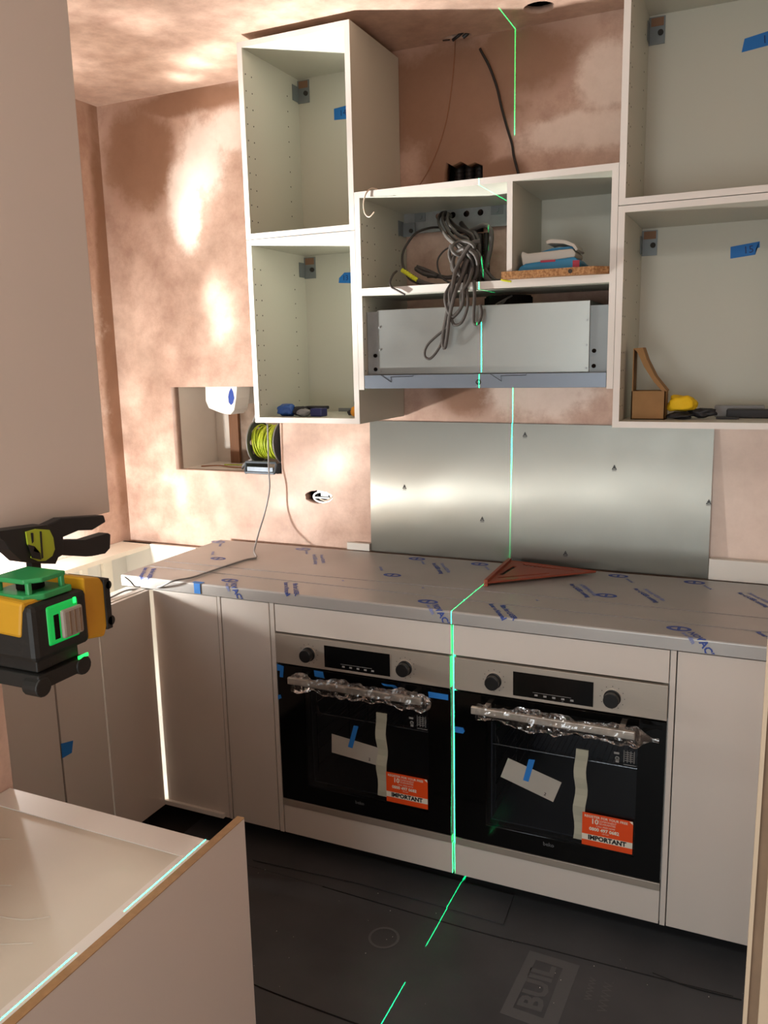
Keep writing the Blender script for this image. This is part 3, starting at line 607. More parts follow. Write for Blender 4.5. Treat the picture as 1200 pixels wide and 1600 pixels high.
def oven(label, x0, papers, stick, foam, tapes):
    r = root('built_in_oven', label, 'oven', (x0+.297, -.35, .183), 'pair of built-in ovens'); x1 = x0+.594
    O = lambda u: x0+u
    cavx0, cavx1, cz0, cz1 = O(.105), O(.525), .275, .60
    mk('oven_body', join(Bs([(O(.02), O(.574), -.605, -.06, .20, .215), (O(.02), O(.574), -.605, -.06, .70, .775), (O(.02), cavx0-.002, -.605, -.06, .215, .70), (cavx1+.002, O(.574), -.605, -.06, .215, .70), (cavx0, cavx1, -.10, -.06, .215, .70)])), 'void', r)
    mk('cavity_liner', Bs([(cavx0, cavx1, -.60, -.10, cz0-.004, cz0), (cavx0, cavx1, -.60, -.10, cz1, cz1+.004), (cavx0-.002, cavx0+.002, -.60, -.10, cz0, cz1), (cavx1-.002, cavx1+.002, -.60, -.10, cz0, cz1), (cavx0, cavx1, -.104, -.10, cz0, cz1)]), 'cavity', r)
    rk = bmesh.new(); zr = .513
    tube([(cavx0+.012, -.585, zr+.022), (cavx0+.02, -.588, zr), (cavx0+.03, -.59, zr-.002), (cavx1-.004, -.59, zr-.002)], .0022, n=6, sub=3, bm=rk)
    tube([(cavx0+.03, -.25, zr), (cavx1-.01, -.25, zr)], .0022, n=6, sub=1, bm=rk)
    for i in range(26):
        x = cavx0+.035+i*(cavx1-cavx0-.05)/25; tube([(x, -.592, zr-.001), (x, -.25, zr+.001)], .0013, n=5, sub=1, bm=rk)
    mk('wire_rack', rk, 'chrome', r)
    rr = bmesh.new()
    for k in range(5): tube([(cavx0+.006, -.58, .32+k*.055), (cavx0+.006, -.2, .32+k*.055)], .002, n=6, sub=1, bm=rr)
    for y in (-.58, -.35, -.2): tube([(cavx0+.006, y, .30), (cavx0+.006, y, .57)], .002, n=6, sub=1, bm=rr)
    mk('side_rack', rr, 'chrome', r)
    cp = mk('control_panel', B(x0, x1, -.634, -.60, .6825, .7805), 'oven_steel', r, bevel=.001)
    dsp = mk('display', B(O(.178), O(.402), -.6355, -.633, .692, .763), 'display', r)
    mk('display_print', join(B(O(.235), O(.342), -.6359, -.6354, .7085, .7095), *[B(O(.24+k*.025), O(.249+k*.025), -.6359, -.6354, .699, .7045) for k in range(5)]), 'grey_print', dsp)
    for u in (.122, .4525):
        kb = mk('knob', join(C((O(u), -.638, .727), .023, .008, 'y', 32), C((O(u), -.650, .727), .020, .024, 'y', 32, .0205)), 'knob', r, smooth=False, bevel=.0015)
        mk('knob_ring', C((O(u), -.6355, .727), .0245, .003, 'y', 32), 'bar', kb)
        mk('scale_print', join(*[B(O(u)+.032*math.cos(a)-.001, O(u)+.032*math.cos(a)+.001, -.6345, -.634, .727+.032*math.sin(a)-.001, .727+.032*math.sin(a)+.001) for a in [math.pi*(.0+k/6) for k in range(12)]]), 'ink', kb)
    # door: black glass surround with a real window
    dr = mk('door', holed(rect(x0+.001, x1-.001, .208, .6765), [rect(cavx0-.008, cavx1-.002, .268, .60)], 'xz', -.632, -.612), 'blackglass', r)
    mk('window_pane', B(cavx0-.008, cavx1-.002, -.6318, -.628, .268, .60), 'oven_glass', dr)
    mk('vent_gap', B(x0+.004, x1-.004, -.625, -.60, .677, .682), 'void', r)
    mk('bottom_trim', B(x0, x1, -.633, -.60, .183, .2055), 'oven_steel', r, bevel=.001)
    mk('door_logo', text('beko', .016, ((O(.2855), -.6324, .249), (1, 0, 0), (0, 0, 1)), bold=.0003), 'sheet_print', dr)
    prt = join(*[B(O(.487+k*.009), O(.4885+k*.009), -.6323, -.6320, .545, .580) for k in range(4)], *[B(O(.490), O(.512), -.6323, -.6320, .55+k*.006, .5515+k*.006) for k in range(5)],
               holed(circ(O(.470), .553, .006), [circ(O(.470), .553, .003)], 'xz', -.6323, -.6320), B(O(.466), O(.475), -.6323, -.632, .541, .552), B(O(.487), O(.52), -.6323, -.632, .538, .5395), B(O(.461), O(.475), -.6323, -.6320, .565, .571))
    mk('care_print', prt, 'grey_print', dr)
    # handle with stand-offs and crumpled polythene
    hx0, hx1 = O(.068), O(.520)
    hn = mk('handle', B(hx0, hx1, -.683, -.671, .6365, .6585), 'bar', r, bevel=.002)
    mk('handle_post', Bs([(hx0+.03, hx0+.045, -.671, -.632, .640, .655), (hx1-.045, hx1-.03, -.671, -.632, .640, .655)]), 'bar', hn)
    rn = random.Random(int((x0+5)*100)); bm = bmesh.new(); nr, nc = 96, 22; rings = []
    sd = 11.3 if x0 < -.3 else 4.7
    for i in range(nr):
        t = i/(nr-1); x = hx0+.015+t*(hx1-hx0+.015 + (.03 if x0 > -.3 else -.005))
        big = 1.08+.55*noise.noise(Vector((x*18, sd, 0)))+.16*noise.noise(Vector((x*50, sd, 3)))
        if x > hx1: big *= max(.25, 1-(x-hx1)/.045*.8)
        ring = []
        for k in range(nc):
            a = 2*math.pi*k/nc; w = 1+.34*noise.noise(Vector((x*26, math.cos(a)*1.2, math.sin(a)*1.2+sd)))+.10*noise.noise(Vector((x*90, math.cos(a)*2.5, math.sin(a)*2.5+sd)))
            ring.append(bm.verts.new((x, -.674+math.sin(a)*.017*big*w, .6455-.003+math.cos(a)*.0235*big*w)))
        rings.append(ring)
    for i in range(nr-1):
        for k in range(nc): bm.faces.new((rings[i][k], rings[i][(k+1) % nc], rings[i+1][(k+1) % nc], rings[i+1][k]))
    mk('polythene_wrap', bm, 'poly', hn)
    # papers, sticker, foam, tapes
    for pts, tp_ in papers:
        p = mk('paper_label', prism(pts, 'xz', -.6322, -.6328), 'paper', dr, label='white paper label with a small printed 2')
        cx = sum(q[0] for q in pts)/4; cz = sum(q[1] for q in pts)/4; c = Vector((pts[2][0], 0, pts[2][1]))*.86+Vector((cx, 0, cz))*.14
        ax_ = (Vector((pts[1][0], 0, pts[1][1]))-Vector((pts[0][0], 0, pts[0][1]))).normalized(); up_ = Vector((-ax_.z, 0, ax_.x))
        c = Vector((pts[2][0], -.6331, pts[2][1]))-ax_*.028+up_*.012
        mk('printed_number', text('2', .013, (c, ax_, up_), bold=.0003), 'ink', p)
        mk('blue_tape', prism(tp_, 'xz', -.6329, -.6334), 'tape', dr, label='blue masking tape')
    fm = bmesh.new(); fx0, fx1, fz0, fz1 = foam; nn = 16; L = []
    for i in range(nn+1):
        z = fz0+(fz1-fz0)*i/nn; o_ = .003*math.sin(i*.9); y = -.634-.0025*math.sin(i*1.3)
        L.append([fm.verts.new((fx0+o_, y, z)), fm.verts.new((fx1+o_, y, z)), fm.verts.new((fx1+o_, -.6323, z)), fm.verts.new((fx0+o_, -.6323, z))])
    for i in range(nn):
        for k in range(4): fm.faces.new((L[i][k], L[i][(k+1) % 4], L[i+1][(k+1) % 4], L[i+1][k]))
    fm.faces.new(L[0]); fm.faces.new(L[-1][::-1])
    mk('foam_strip', fm, 'foam', dr)
    sx0, sx1, sz0, sz1 = stick; y = -.6385; w = sx1-sx0
    st = mk('sticker', prism([(sx0, sz0), (sx1, sz0), (sx1, sz1-.006), (sx1-.006, sz1), (sx0, sz1)], 'xz', -.6362, y), 'orange', dr, label='orange warranty sticker')
    mk('white_band', B(sx0, sx1, y-.0003, y, sz0+.017, sz0+.0345), 'sticker_white', st)
    mk('curled_corner', prism([(sx1-.010, sz1), (sx1, sz1-.008), (sx1-.001, sz1+.001)], 'xz', y-.002, y-.001), 'sticker_white', st)
    fr = lambda u, v: ((sx0+u*w, y-.0006, sz1-v), (1, 0, 0), (0, 0, 1))
    mk('sticker_lettering', join(text('REGISTER FOR YOUR FREE', .0100, fr(.47, .0085), bold=.0002), text('10', .021, fr(.25, .0225), bold=.0006), text('COMPONENT', .0078, fr(.5, .018)), text('GUARANTEE', .0078, fr(.5, .0255)),
        text('CALL FREE NOW', .0068, fr(.47, .0345)), text('0800 497 0682', .0135, fr(.44, .0455), bold=.0005), text('OR VISIT', .005, fr(.47, .055))), 'sticker_white', st)
    mk('sticker_heading', text('IMPORTANT', .0185, ((sx0+.5*w, y-.0006, sz0+.0255), (1, 0, 0), (0, 0, 1)), bold=.0009), 'ink', st)
    for k, pts in enumerate(tapes): mk('blue_tape', prism(pts, 'xz', -.6324, -.6345), 'tape', dr, label='blue masking tape')
    return r
ov1 = oven('left built-in oven, steel and black glass, with a level paper label on its door', -.600,
    [([(-.407, .469), (-.245, .451), (-.249, .391), (-.409, .405)], [(-.327, .511), (-.311, .511), (-.334, .433), (-.350, .435)])],
    (-.217, -.079, .281, .379), (-.250, -.215, .291, .569),
    [[(-.598, .677), (-.573, .672), (-.578, .634), (-.590, .634), (-.588, .655), (-.598, .655)], [(-.462, .674), (-.430, .674), (-.426, .653), (-.46, .655)], [(-.075, .662), (-.012, .662), (-.012, .645), (-.073, .645)],
     [(-.6, .570), (-.590, .573), (-.587, .562), (-.6, .555)]])
tp_loop = mk('blue_tape_loop', tube([(-.222, -.634, .662), (-.213, -.655, .672), (-.195, -.665, .676), (-.178, -.655, .672), (-.177, -.636, .655)], .006, n=6, sub=6, flat=.15), 'tape', ov1, label='loop of blue masking tape')
ov2 = oven('right built-in oven, steel and black glass, with a tilted paper label on its door', .006,
    [([(.170, .496), (.326, .451), (.303, .386), (.148, .433)], [(.231, .504), (.249, .505), (.231, .434), (.215, .436)])],
    (.387, .525, .279, .377), (.362, .396, .288, .562),
    [[(.008, .566), (.034, .566), (.039, .556), (.034, .548), (.008, .548)]])

# ------------------------------------------------------------------ worktop with printed film
def fold(bm, y0=-.6365, z0=.9207):
    for v in bm.verts:
        if v.co.y < y0: v.co.z -= (y0-v.co.y); v.co.y = y0-.0006
    bmesh.ops.bisect_plane(bm, geom=bm.verts[:]+bm.edges[:]+bm.faces[:], plane_co=(0, 0, .8835), plane_no=(0, 0, 1), clear_inner=True)
    return bm
wt = root('worktop', 'steel worktop under blue-printed protective film along the back wall', 'worktop', (-.1, -.35, .88))
prof = [(-.636, .882), (-.636, .914)]+[(-.636+.006*(1-math.cos(a)), .914+.006*math.sin(a)) for a in (.4, .8, 1.2, 1.57)]+[(-.045, .920), (-.045, .882)]
wb = prism(prof, 'yz', -1.2165, .9985); mk('slab', wb, 'worktop', wt)
mk('end_notch', join(tube([(-1.199, -.6372, .914), (-1.176, -.6372, .900), (-1.158, -.6372, .884), (-1.135, -.6372, .884)], .0022, n=5, sub=4)), 'hole', wt)
mk('film_crease', join(flat_line([(-1.2, -.425), (-.56, -.42), (.146, -.402), (.99, -.40)], .0010, .9203), flat_line([(-1.2, -.505), (-.358, -.511), (.19, -.521), (.99, -.525)], .0012, .9203)), 'crease_grey', wt)
tw = Vector((.53, -.848, 0)).normalized(); pn = Vector((-tw.y, tw.x, 0))
inks = []; pales = []
def oval(x, y, pale=False):
    bm = holed(circ(x, y, .032, .019, 28), [circ(x+.001, y, .021, .0115, 20)], 'xy', .9204, .9208); box(bm, x-.004, x+.004, y-.012, y+.012, .9204, .9208)
    (pales if pale else inks).append(bm)
def line(x, y, s, size, pale=False, b=.0009):
    o = Vector((x, y, .9207)); bm = text(s, size, (o, tw, pn), align='LEFT', bold=b)
    bmesh.ops.subdivide_edges(bm, edges=[e for e in bm.edges if e.calc_length() > .012], cuts=1)
    (pales if pale else inks).append(fold(bm))
for x0 in (-.807, -.097, .615):
    oval(x0, -.572); line(x0+.030, -.592, 'NOVACEL', .027, b=.0009); line(x0+.012, -.602, 'laser film', .016, True)
for x0 in (-1.03, -.45, -.37+.62, .97):
    line(x0-.13, -.530, 'film for LASER', .022); line(x0-.165, -.528, 'laser e Novacel', .022)
for x0 in (-1.03, -.322, .385): oval(x0, -.325); line(x0-.085, -.235, 'novacel', .018, True)
for x0 in (-1.2, -.805, -.33, -.092, .383, .618): oval(x0, -.085, x0 < -.7); line(x0+.03, -.11, 'novacel', .016, True)
for x0, y0 in ((-.72, -.15), (-.25, -.125), (.26, -.235), (.455, -.22), (.75, -.16)):
    line(x0, y0, 'for LASER cutting', .021, x0 < -.5); line(x0+.028, y0+.006, 'Novacel 4228 film', .018, True)
for x0, y0 in ((-.17, -.43), (-.45, -.44), (.2, -.44)): line(x0, y0, 'ref', .012, True)
for b in inks: mk('film_print', b, 'blue_ink', wt)
for b in pales: mk('faint_film_print', b, 'blue_ink_pale', wt)
bt = at(332, 905, 2, .92).x
mk('blue_tape', Bs([(-.905, -.880, -.6385, -.6372, .884, .919), (-.912, -.872, -.6372, -.622, .9203, .9212)]), 'tape', wt, label='blue masking tape')
# upstands and splashback
u1 = tag(mk('upstand', B(.656, .9985, -.034, -.0055, .9205, .988), 'white', bevel=.001), 'white upstand strip at right of the steel splashback', 'upstand')
u2 = tag(mk('upstand', B(-.640, -.545, -.034, -.016, .9205, .948), 'white', bevel=.001), 'low white upstand strip at left of the steel splashback', 'upstand')
sp = root('splashback', 'brushed steel splashback sheet leaning on the wall behind the worktop', 'splashback', (.05, -.03, .92))
a_, b_2, c_, d_ = (-.541, -.0270, .9205), (.654, -.0270, .9205), (.650, -.0065, 1.404), (-.543, -.0065, 1.412)
bm = bmesh.new(); V = [bm.verts.new(p) for p in (a_, b_2, c_, d_)]; V2 = [bm.verts.new((p[0], p[1]+.0015, p[2])) for p in (a_, b_2, c_, d_)]
bm.faces.new(V); bm.faces.new(V2[::-1])
for i in range(4): bm.faces.new((V[i], V[(i+1) % 4], V2[(i+1) % 4], V2[i]))
mk('sheet', bm, 'splash', sp)
def ysp(z): return -.0270+.0205*(z-.9205)/.485
for x, z in ((.046, 1.372), (.349, 1.269), (-.103, 1.07), (.196, .969), (-.403, 1.172), (.645, 1.169)):
    y = ysp(z)-.0006
    tri = holed([(x-.0085, z-.008), (x+.0085, z-.008), (x, z+.009)], [[(x-.0045, z-.0055), (x+.0045, z-.0055), (x, z+.0035)]], 'xz', y-.0002, y)
    mk('recycling_mark', join(tri, B(x-.007, x+.007, y-.0002, y, z-.012, z-.0105), B(x-.002, x+.002, y-.0002, y, z-.004, z+.001)), 'ink', sp)

# speed square on the worktop
sq = root('speed_square', 'red-brown triangular speed square lying on the worktop against the splashback', 'set square', (.1, -.15, .92))
A_, B_, C_ = Vector((.012, -.355)), Vector((.004, -.050)), Vector((.312, -.098))
def P2(s, t): q = B_+(A_-B_)*s+(C_-B_)*t; return (q.x, q.y)
pl = holed([tuple(A_), tuple(C_), tuple(B_)], [[P2(.20, .10), P2(.62, .05), P2(.62, .10), P2(.20, .15)],
    [P2(.74, .06), P2(.76, .09), P2(.33, .56), P2(.30, .54)],
    [P2(.06, .18)]+[P2(.06+(.012 if k % 2 else 0), .20+k*.025) for k in range(24)]+[P2(.10, .80), P2(.14, .22)]], 'xy', .928, .933)
mk('plate', pl, 'square', sq)
fl = bmesh.new(); dA = (A_-B_).normalized(); nn_ = Vector((-dA.y, dA.x)); 
q = [B_-nn_*.003, A_-nn_*.003, A_+nn_*.009, B_+nn_*.009]
mk('fence', prism([tuple(v) for v in q], 'xy', .9203, .9425), 'square', sq, bevel=.001)
mk('raised_rim', join(tube([(*A_, .932), (*C_, .932)], .003, n=6, sub=1), tube([(*B_, .932), (*C_, .932)], .003, n=6, sub=1)), 'square', sq)

# ------------------------------------------------------------------ left run
XF = -1.0915
def left_cab(label, y0, y1, ends=(True, True)):
    r = root('base_cabinet', label, 'cabinet', (-1.4, (y0+y1)/2, 0), 'base cabinets')
    L = [(-1.70, XF-.018, y0+.016*ends[0], y1-.016*ends[1], .08, .096), (-1.19, XF-.018, y0+.016*ends[0], y1-.016*ends[1], .862, .88)]
    if ends[0]: L.append((-1.70, XF-.018, y0, y0+.016, .08, .88))
    if ends[1]: L.append((-1.70, XF-.018, y1-.016, y1, .08, .88))
    mk('carcass', Bs(L), 'white', r)
    mk('door', B(XF-.016, XF, y0+.0015, y1-.0015, .08, .878), 'front', r, bevel=.0012)
    for x in (-1.66, -1.16):
        for y in (y0+.04, y1-.04): mk('leg', C((x, y, .041), .014, .078, 'z', 12), 'dark_stuff', r)
    return r
lc0 = left_cab('white base cabinet of the left run, next to the inner corner', -.886, -.640, (False, False))
lc1 = left_cab('narrow white base cabinet of the left run, second from the corner', -1.082, -.890, (True, False))
mk('stile', B(XF-.04, XF-.0165, -.8885, -.874, .096, .862), 'white', lc0)
lc2 = left_cab('white base cabinet of the left run, third from the corner behind the laser level', -1.682, -1.086)
pts = [tuple(at(x, y, 0, XF)[1:]) for x, y in ((95, 1162), (114, 1157), (112, 1176), (97, 1185))]
mk('blue_tape', prism(pts, 'yz', XF+.0003, XF+.001), 'tape', lc1, label='blue masking tape')

# ------------------------------------------------------------------ near base unit and near wall cabinet
nbc = root('base_cabinet', 'large white base unit in the near left corner with raw board edge', 'cabinet', (-.2, -2.6, 0), 'base cabinets')
mk('side_panel', B(.0115, .0255, -4.2, -1.737, .0, .882), 'front', nbc)
mk('raw_edge', B(.0115, .0258, -4.2, -1.7365, .882, .8835), 'mdf', nbc)
mk('carcass', Bs([(-.438, .0110, -1.826, -1.81, .08, .874), (-.438, -.42, -4.2, -1.826, .08, .874), (-.42, .0110, -4.2, -1.826, .08, .10)]), 'white', nbc)
mk('worktop_board', B(-.438, .0110, -4.2, -1.81, .8742, .8775), mat('grubby_board', '#d3ccbd', .4, nz=.06, nscale=4, bump=.05, bscale=6), nbc, bevel=.001)
mk('rear_rail', B(-.438, .0110, -1.862, -1.81, .8777, .8792), 'edge', nbc); mk('front_rail', B(-.012, .0110, -4.2, -1.862, .8777, .8790), 'edge', nbc)
for L, w in (([(-.30, -2.03), (-.25, -2.035), (-.2, -2.02)], .0008), ([(-.17, -2.08), (-.12, -2.07), (-.09, -2.05)], .001), ([(-.11, -2.12), (-.07, -2.10)], .0009), ([(-.36, -1.95), (-.3, -1.93)], .0008)): mk('scratch', flat_line(L, w, .8776), 'scratch', nbc)
nwc = root('wall_cabinet', 'tall plain grey-white wall cabinet in the near upper left, laser level clamped below it', 'cabinet', (-.25, -2.4, 1.431))
mk('carcass', Bs([(-.438, -.0850, -1.91, -1.892, 1.432, 2.64), (-.438, -.0850, -4.2, -1.91, 1.432, 1.45), (-.438, -.0850, -4.2, -1.91, 2.622, 2.64), (-.438, -.42, -4.2, -1.91, 1.45, 2.622)]), 'white', nwc)
mk('door', B(-.0843, -.0683, -4.2, -1.891, 1.431, 2.64), 'front', nwc, bevel=.001)

# ------------------------------------------------------------------ laser level and clamp
ll = root('laser_level', 'black and yellow laser level throwing a green line, hung under the near wall cabinet', 'laser level', (0, -2.10, 1.27))
mk('body', B(-.055, .040, -2.145, -2.058, 1.303, 1.372), 'laser_black', ll, bevel=.007)
mk('yellow_top', prism([(-.06, 1.336), (.022, 1.333), (.030, 1.376), (-.06, 1.381)], 'xz', -2.1472, -2.075), 'laser_yellow', ll, bevel=.004)
gw = mk('laser_window', B(.036, .0418, -2.124, -2.075, 1.318, 1.366), 'laser_glow', ll, bevel=.003)
mk('window_slot', B(.0412, .0424, -2.115, -2.107, 1.324, 1.354), 'void', gw, bevel=.003); mk('led', B(.0417, .0426, -2.104, -2.100, 1.326, 1.336), 'led', gw); mk('led', B(.0417, .0426, -2.104, -2.100, 1.344, 1.356), 'led', gw); mk('led', B(.0417, .0426, -2.083, -2.079, 1.360, 1.367), 'led', gw)
mk('grey_label', Bs([(.040, .047, -2.105, -2.073, 1.322, 1.357)]), 'laser_grey', ll, bevel=.003)
mk('label_rib', Bs([(.0468, .0478, -2.096+k*.008, -2.094+k*.008, 1.325, 1.354) for k in range(3)]), 'jamb_brown', ll)
tw_ = [(-.035, -2.137), (.020, -2.137), (.034, -2.118), (.034, -2.075), (-.035, -2.075)]
mk('top_dome', join(prism(tw_, 'xy', 1.373, 1.381), prism([(x*.9, -2.106+(y+2.106)*.85) for x, y in tw_], 'xy', 1.393, 1.399), *[B(x, x+.006, y, y+.006, 1.38, 1.395) for x, y in ((-.03, -2.13), (.018, -2.131), (.025, -2.088), (-.03, -2.088))]), 'laser_frame', ll, bevel=.0015)
mk('dome_lens', C((.0, -2.106, 1.387), .016, .010, 'z', 20), 'void', ll)
mk('battery', prism([(-2.058, 1.305), (-2.030, 1.300), (-2.022, 1.318), (-2.022, 1.366), (-2.030, 1.378), (-2.058, 1.385)], 'yz', -.03, .036), 'laser_yellow', ll, bevel=.003)
mk('battery_cap', join(B(-.03, .038, -2.026, -2.016, 1.308, 1.374), C((.030, -2.018, 1.318), .007, .016, 'x', 14), C((.030, -2.018, 1.365), .006, .016, 'x', 14)), 'laser_black', ll, bevel=.001)
mk('foot', join(B(-.045, .030, -2.135, -2.07, 1.288, 1.303), B(-.06, .036, -2.14, -2.065, 1.268, 1.287), C((.026, -2.135, 1.272), .012, .024, 'x', 16), C((.026, -2.07, 1.276), .012, .024, 'x', 16), C((0.0, -2.10, 1.262), .008, .012, 'z', 12)), 'laser_black', ll, bevel=.002)
mk('led', B(.036, .0375, -2.078, -2.062, 1.286, 1.290), 'led', ll)
cl = root('spring_clamp', 'black clamp with lime label gripping the cabinet bottom above the laser level', 'clamp', (-.03, -2.10, 1.41))
KX = -.045
def kp(L): return [tuple(at(x/6.667, 800+y/6.667, 0, KX)[1:]) for x, y in L]
mk('body', prism(kp([(-120, 215), (-20, 295), (40, 390), (180, 515), (300, 530), (520, 535), (548, 470), (600, 440), (600, 200), (480, 150), (420, 130), (-120, 200)]), 'yz', KX-.014, KX+.010), 'clamp', cl, bevel=.002)
mk('upper_handle', prism(kp([(430, 140), (600, 60), (1040, 30), (1060, 100), (920, 185), (780, 190), (580, 275), (450, 320)]), 'yz', KX-.009, KX+.008), 'clamp', cl, bevel=.002)
mk('lower_handle', prism(kp([(520, 270), (600, 285), (850, 285), (1080, 215), (1105, 230), (1100, 375), (1050, 430), (1010, 425), (980, 445), (950, 435), (920, 455), (850, 460), (570, 445), (500, 440)]), 'yz', KX-.009, KX+.008), 'clamp', cl, bevel=.002)
lb = mk('lime_label', prism(kp([(195, 200), (300, 170), (440, 180), (480, 260), (497, 380), (470, 450), (400, 500), (330, 505), (250, 470), (270, 400), (215, 330)]), 'yz', KX+.0105, KX+.0125), 'lime', cl)
mk('label_mark', join(prism(kp([(335, 195), (352, 195), (372, 470), (355, 480)]), 'yz', KX+.0126, KX+.0132), prism(kp([(210, 330), (280, 350), (270, 400), (340, 420), (350, 490), (255, 470)]), 'yz', KX+.0126, KX+.0132), prism(kp([(240, 210), (265, 210), (270, 300), (255, 320)]), 'yz', KX+.0126, KX+.0132)), 'clamp', lb)
jy = at(52, 886, 0, KX).y
mk('jaw_bar', B(KX-.004, KX+.006, jy-.007, jy+.007, 1.360, 1.415), 'clamp', cl)

# ------------------------------------------------------------------ recess contents
so = root('soap_dispenser', 'white wall soap dispenser with a blue drop hanging in the wall recess', 'dispenser', (-1.27, .12, 1.45))
so_pts = [tuple(at(x, y, 1, .08).xz) for x, y in ((320, 590), (321, 626), (326, 638), (338, 643), (350, 647), (360, 648), (366, 641), (369, 622), (371, 590))]
mk('housing', prism(so_pts, 'xz', .08, .18), 'soap_white', so, bevel=.006)
mk('drop_mark', prism([tuple(at(x, y, 1, .079).xz) for x, y in ((361, 606), (364, 612), (366, 622), (364, 630), (361, 633), (357.5, 629), (356.5, 620), (358, 612))], 'xz', .0785, .081), 'soap_blue', so)
mk('wall_bracket', B(-1.30, -1.22, .18, .299, 1.46, 1.53), 'soap_white', so)
tag(mk('timber_board', Bs([(at(358, 650, 1, .26).x, at(372, 650, 1, .26).x, .255, .2985, 1.1965, 1.53)]), 'brown_wood'), 'upright brown timber board at the back of the wall recess', 'board')
tag(mk('cardboard_sheet', Bs([(at(374, 650, 1, .27).x, -.945, .27, .2985, 1.1965, 1.5395)]), mat('grey_card', '#a08f80', .8, col2='#6b5645', nscale=9)), 'dull brown board leaning at the right rear of the wall recess', 'board')
rc = at(412, 688, 1, .05)
rx0, rx1 = rc.x-.045, rc.x+.075
rl_ = root('cable_reel', 'reel of green-yellow wire in a clear holder standing in the wall recess', 'reel', (rc.x, .08, 1.197))
cy, cz = .085, 1.197+.118
def wheel(x, r, t): return join(C((x, cy, cz), r, t, 'x', 40), C((x, cy, cz), r*.35, t*2.2, 'x', 24))
w1 = mk('flange', holed(circ(cy, cz, .088, n=40), [circ(cy, cz, .018)]+[circ(cy+.056*math.cos(a), cz+.056*math.sin(a), .011, n=12) for a in [k*math.pi/4 for k in range(8)]], 'yz', rx0-.004, rx0), 'reel', rl_)
w2 = mk('flange', holed(circ(cy, cz, .088, n=40), [circ(cy, cz, .018)], 'yz', rx1, rx1+.004), 'reel', rl_)
mk('rim', join(tube([(rx0-.002, cy+.088*math.cos(a), cz+.088*math.sin(a)) for a in [2*math.pi*k/40 for k in range(40)]], .003, n=6, sub=1, closed=True), tube([(rx1+.002, cy+.088*math.cos(a), cz+.088*math.sin(a)) for a in [2*math.pi*k/40 for k in range(40)]], .003, n=6, sub=1, closed=True)), 'cable_grey', rl_)
bm = bmesh.new(); cyl(bm, ((rx0+rx1)/2, cy, cz), .052, rx1-rx0-.002, 'x', 30); mk('wound_core', bm, 'greenyellow', rl_)
bm = bmesh.new(); rr_ = random.Random(3)
for i in range(20):
    xa = rx0+.008+i*(rx1-rx0-.016)/19; dx = rr_.uniform(-.012, .012); R0 = rr_.uniform(.058, .070)
    tube([(min(max(xa+dx*math.sin(a), rx0+.004), rx1-.004), cy+R0*math.cos(a), cz+R0*math.sin(a)) for a in [2*math.pi*k/28 for k in range(28)]], .0032, n=6, sub=1, closed=True, bm=bm)
mk('wire_coil', bm, 'greenyellow', rl_, smooth=True)
mk('stand', join(tube([(rx0-.012, .0, 1.236), (rx0-.008, -.012, 1.200), (rx0+.012, -.014, 1.1995), (rx1-.008, -.014, 1.1995), (rx1+.008, -.012, 1.203), (rx1+.010, .0, 1.236)], .005, n=8), tube([(rx0-.012, .0, 1.240), (rx1+.010, .0, 1.240)], .005, n=8, sub=1),
    B(rx0, rx1, -.012, -.006, 1.1985, 1.222), B(rx0-.016, rx0-.012, -.004, .16, 1.1965, 1.236), B(rx1+.010, rx1+.014, -.004, .16, 1.1965, 1.236)), 'reel_steel', rl_)
mk('arm', join(tube([(rx0-.014, .05, 1.245), (rx0-.06, .06, 1.222), (rx0-.075, .065, 1.201)], .005, n=8), tube([(rx0-.01, .05, 1.38), (rx0+.015, .05, 1.43)], .004, n=8, sub=1)), 'cable_grey', rl_)
tag(mk('wire_offcut', tube([(-1.40, .10, 1.1995), (-1.33, .13, 1.201), (-1.25, .11, 1.1995), (-1.17, .12, 1.1995)], .0026, n=6), 'copper', smooth=True), 'thin orange wire offcut on the floor of the wall recess', 'wire')
tag(mk('wire_offcut', tube([(-1.33, .17, 1.1995), (-1.24, .185, 1.1995), (-1.17, .16, 1.1995), (-1.12, .15, 1.1995)], .0026, n=6), 'greenyellow', smooth=True), 'thin green-yellow wire offcut at the rear of the wall recess', 'wire')
# socket box
sb = root('socket_box', 'bare metal socket box with loose wires in an oval hole in the wall', 'socket box', (-.775, .02, 1.112))
mk('metal_box', join(holed(circ(-.758, 1.112, .044, .024, 22), [circ(-.760, 1.112, .036, .018, 22)], 'xz', .002, .04), B(-.80, -.715, .036, .040, 1.088, 1.136)), 'chrome', sb)
mk('lug', join(B(-.80, -.73, .004, .010, 1.106, 1.112), B(-.768, -.735, .006, .012, 1.115, 1.130)), 'galv', sb)
mk('loose_wire', tube([(-.79, .02, 1.11), (-.765, .004, 1.102), (-.74, .0, 1.10), (-.715, .004, 1.118), (-.735, .015, 1.13)], .0028, n=6), 'cable_white', sb)

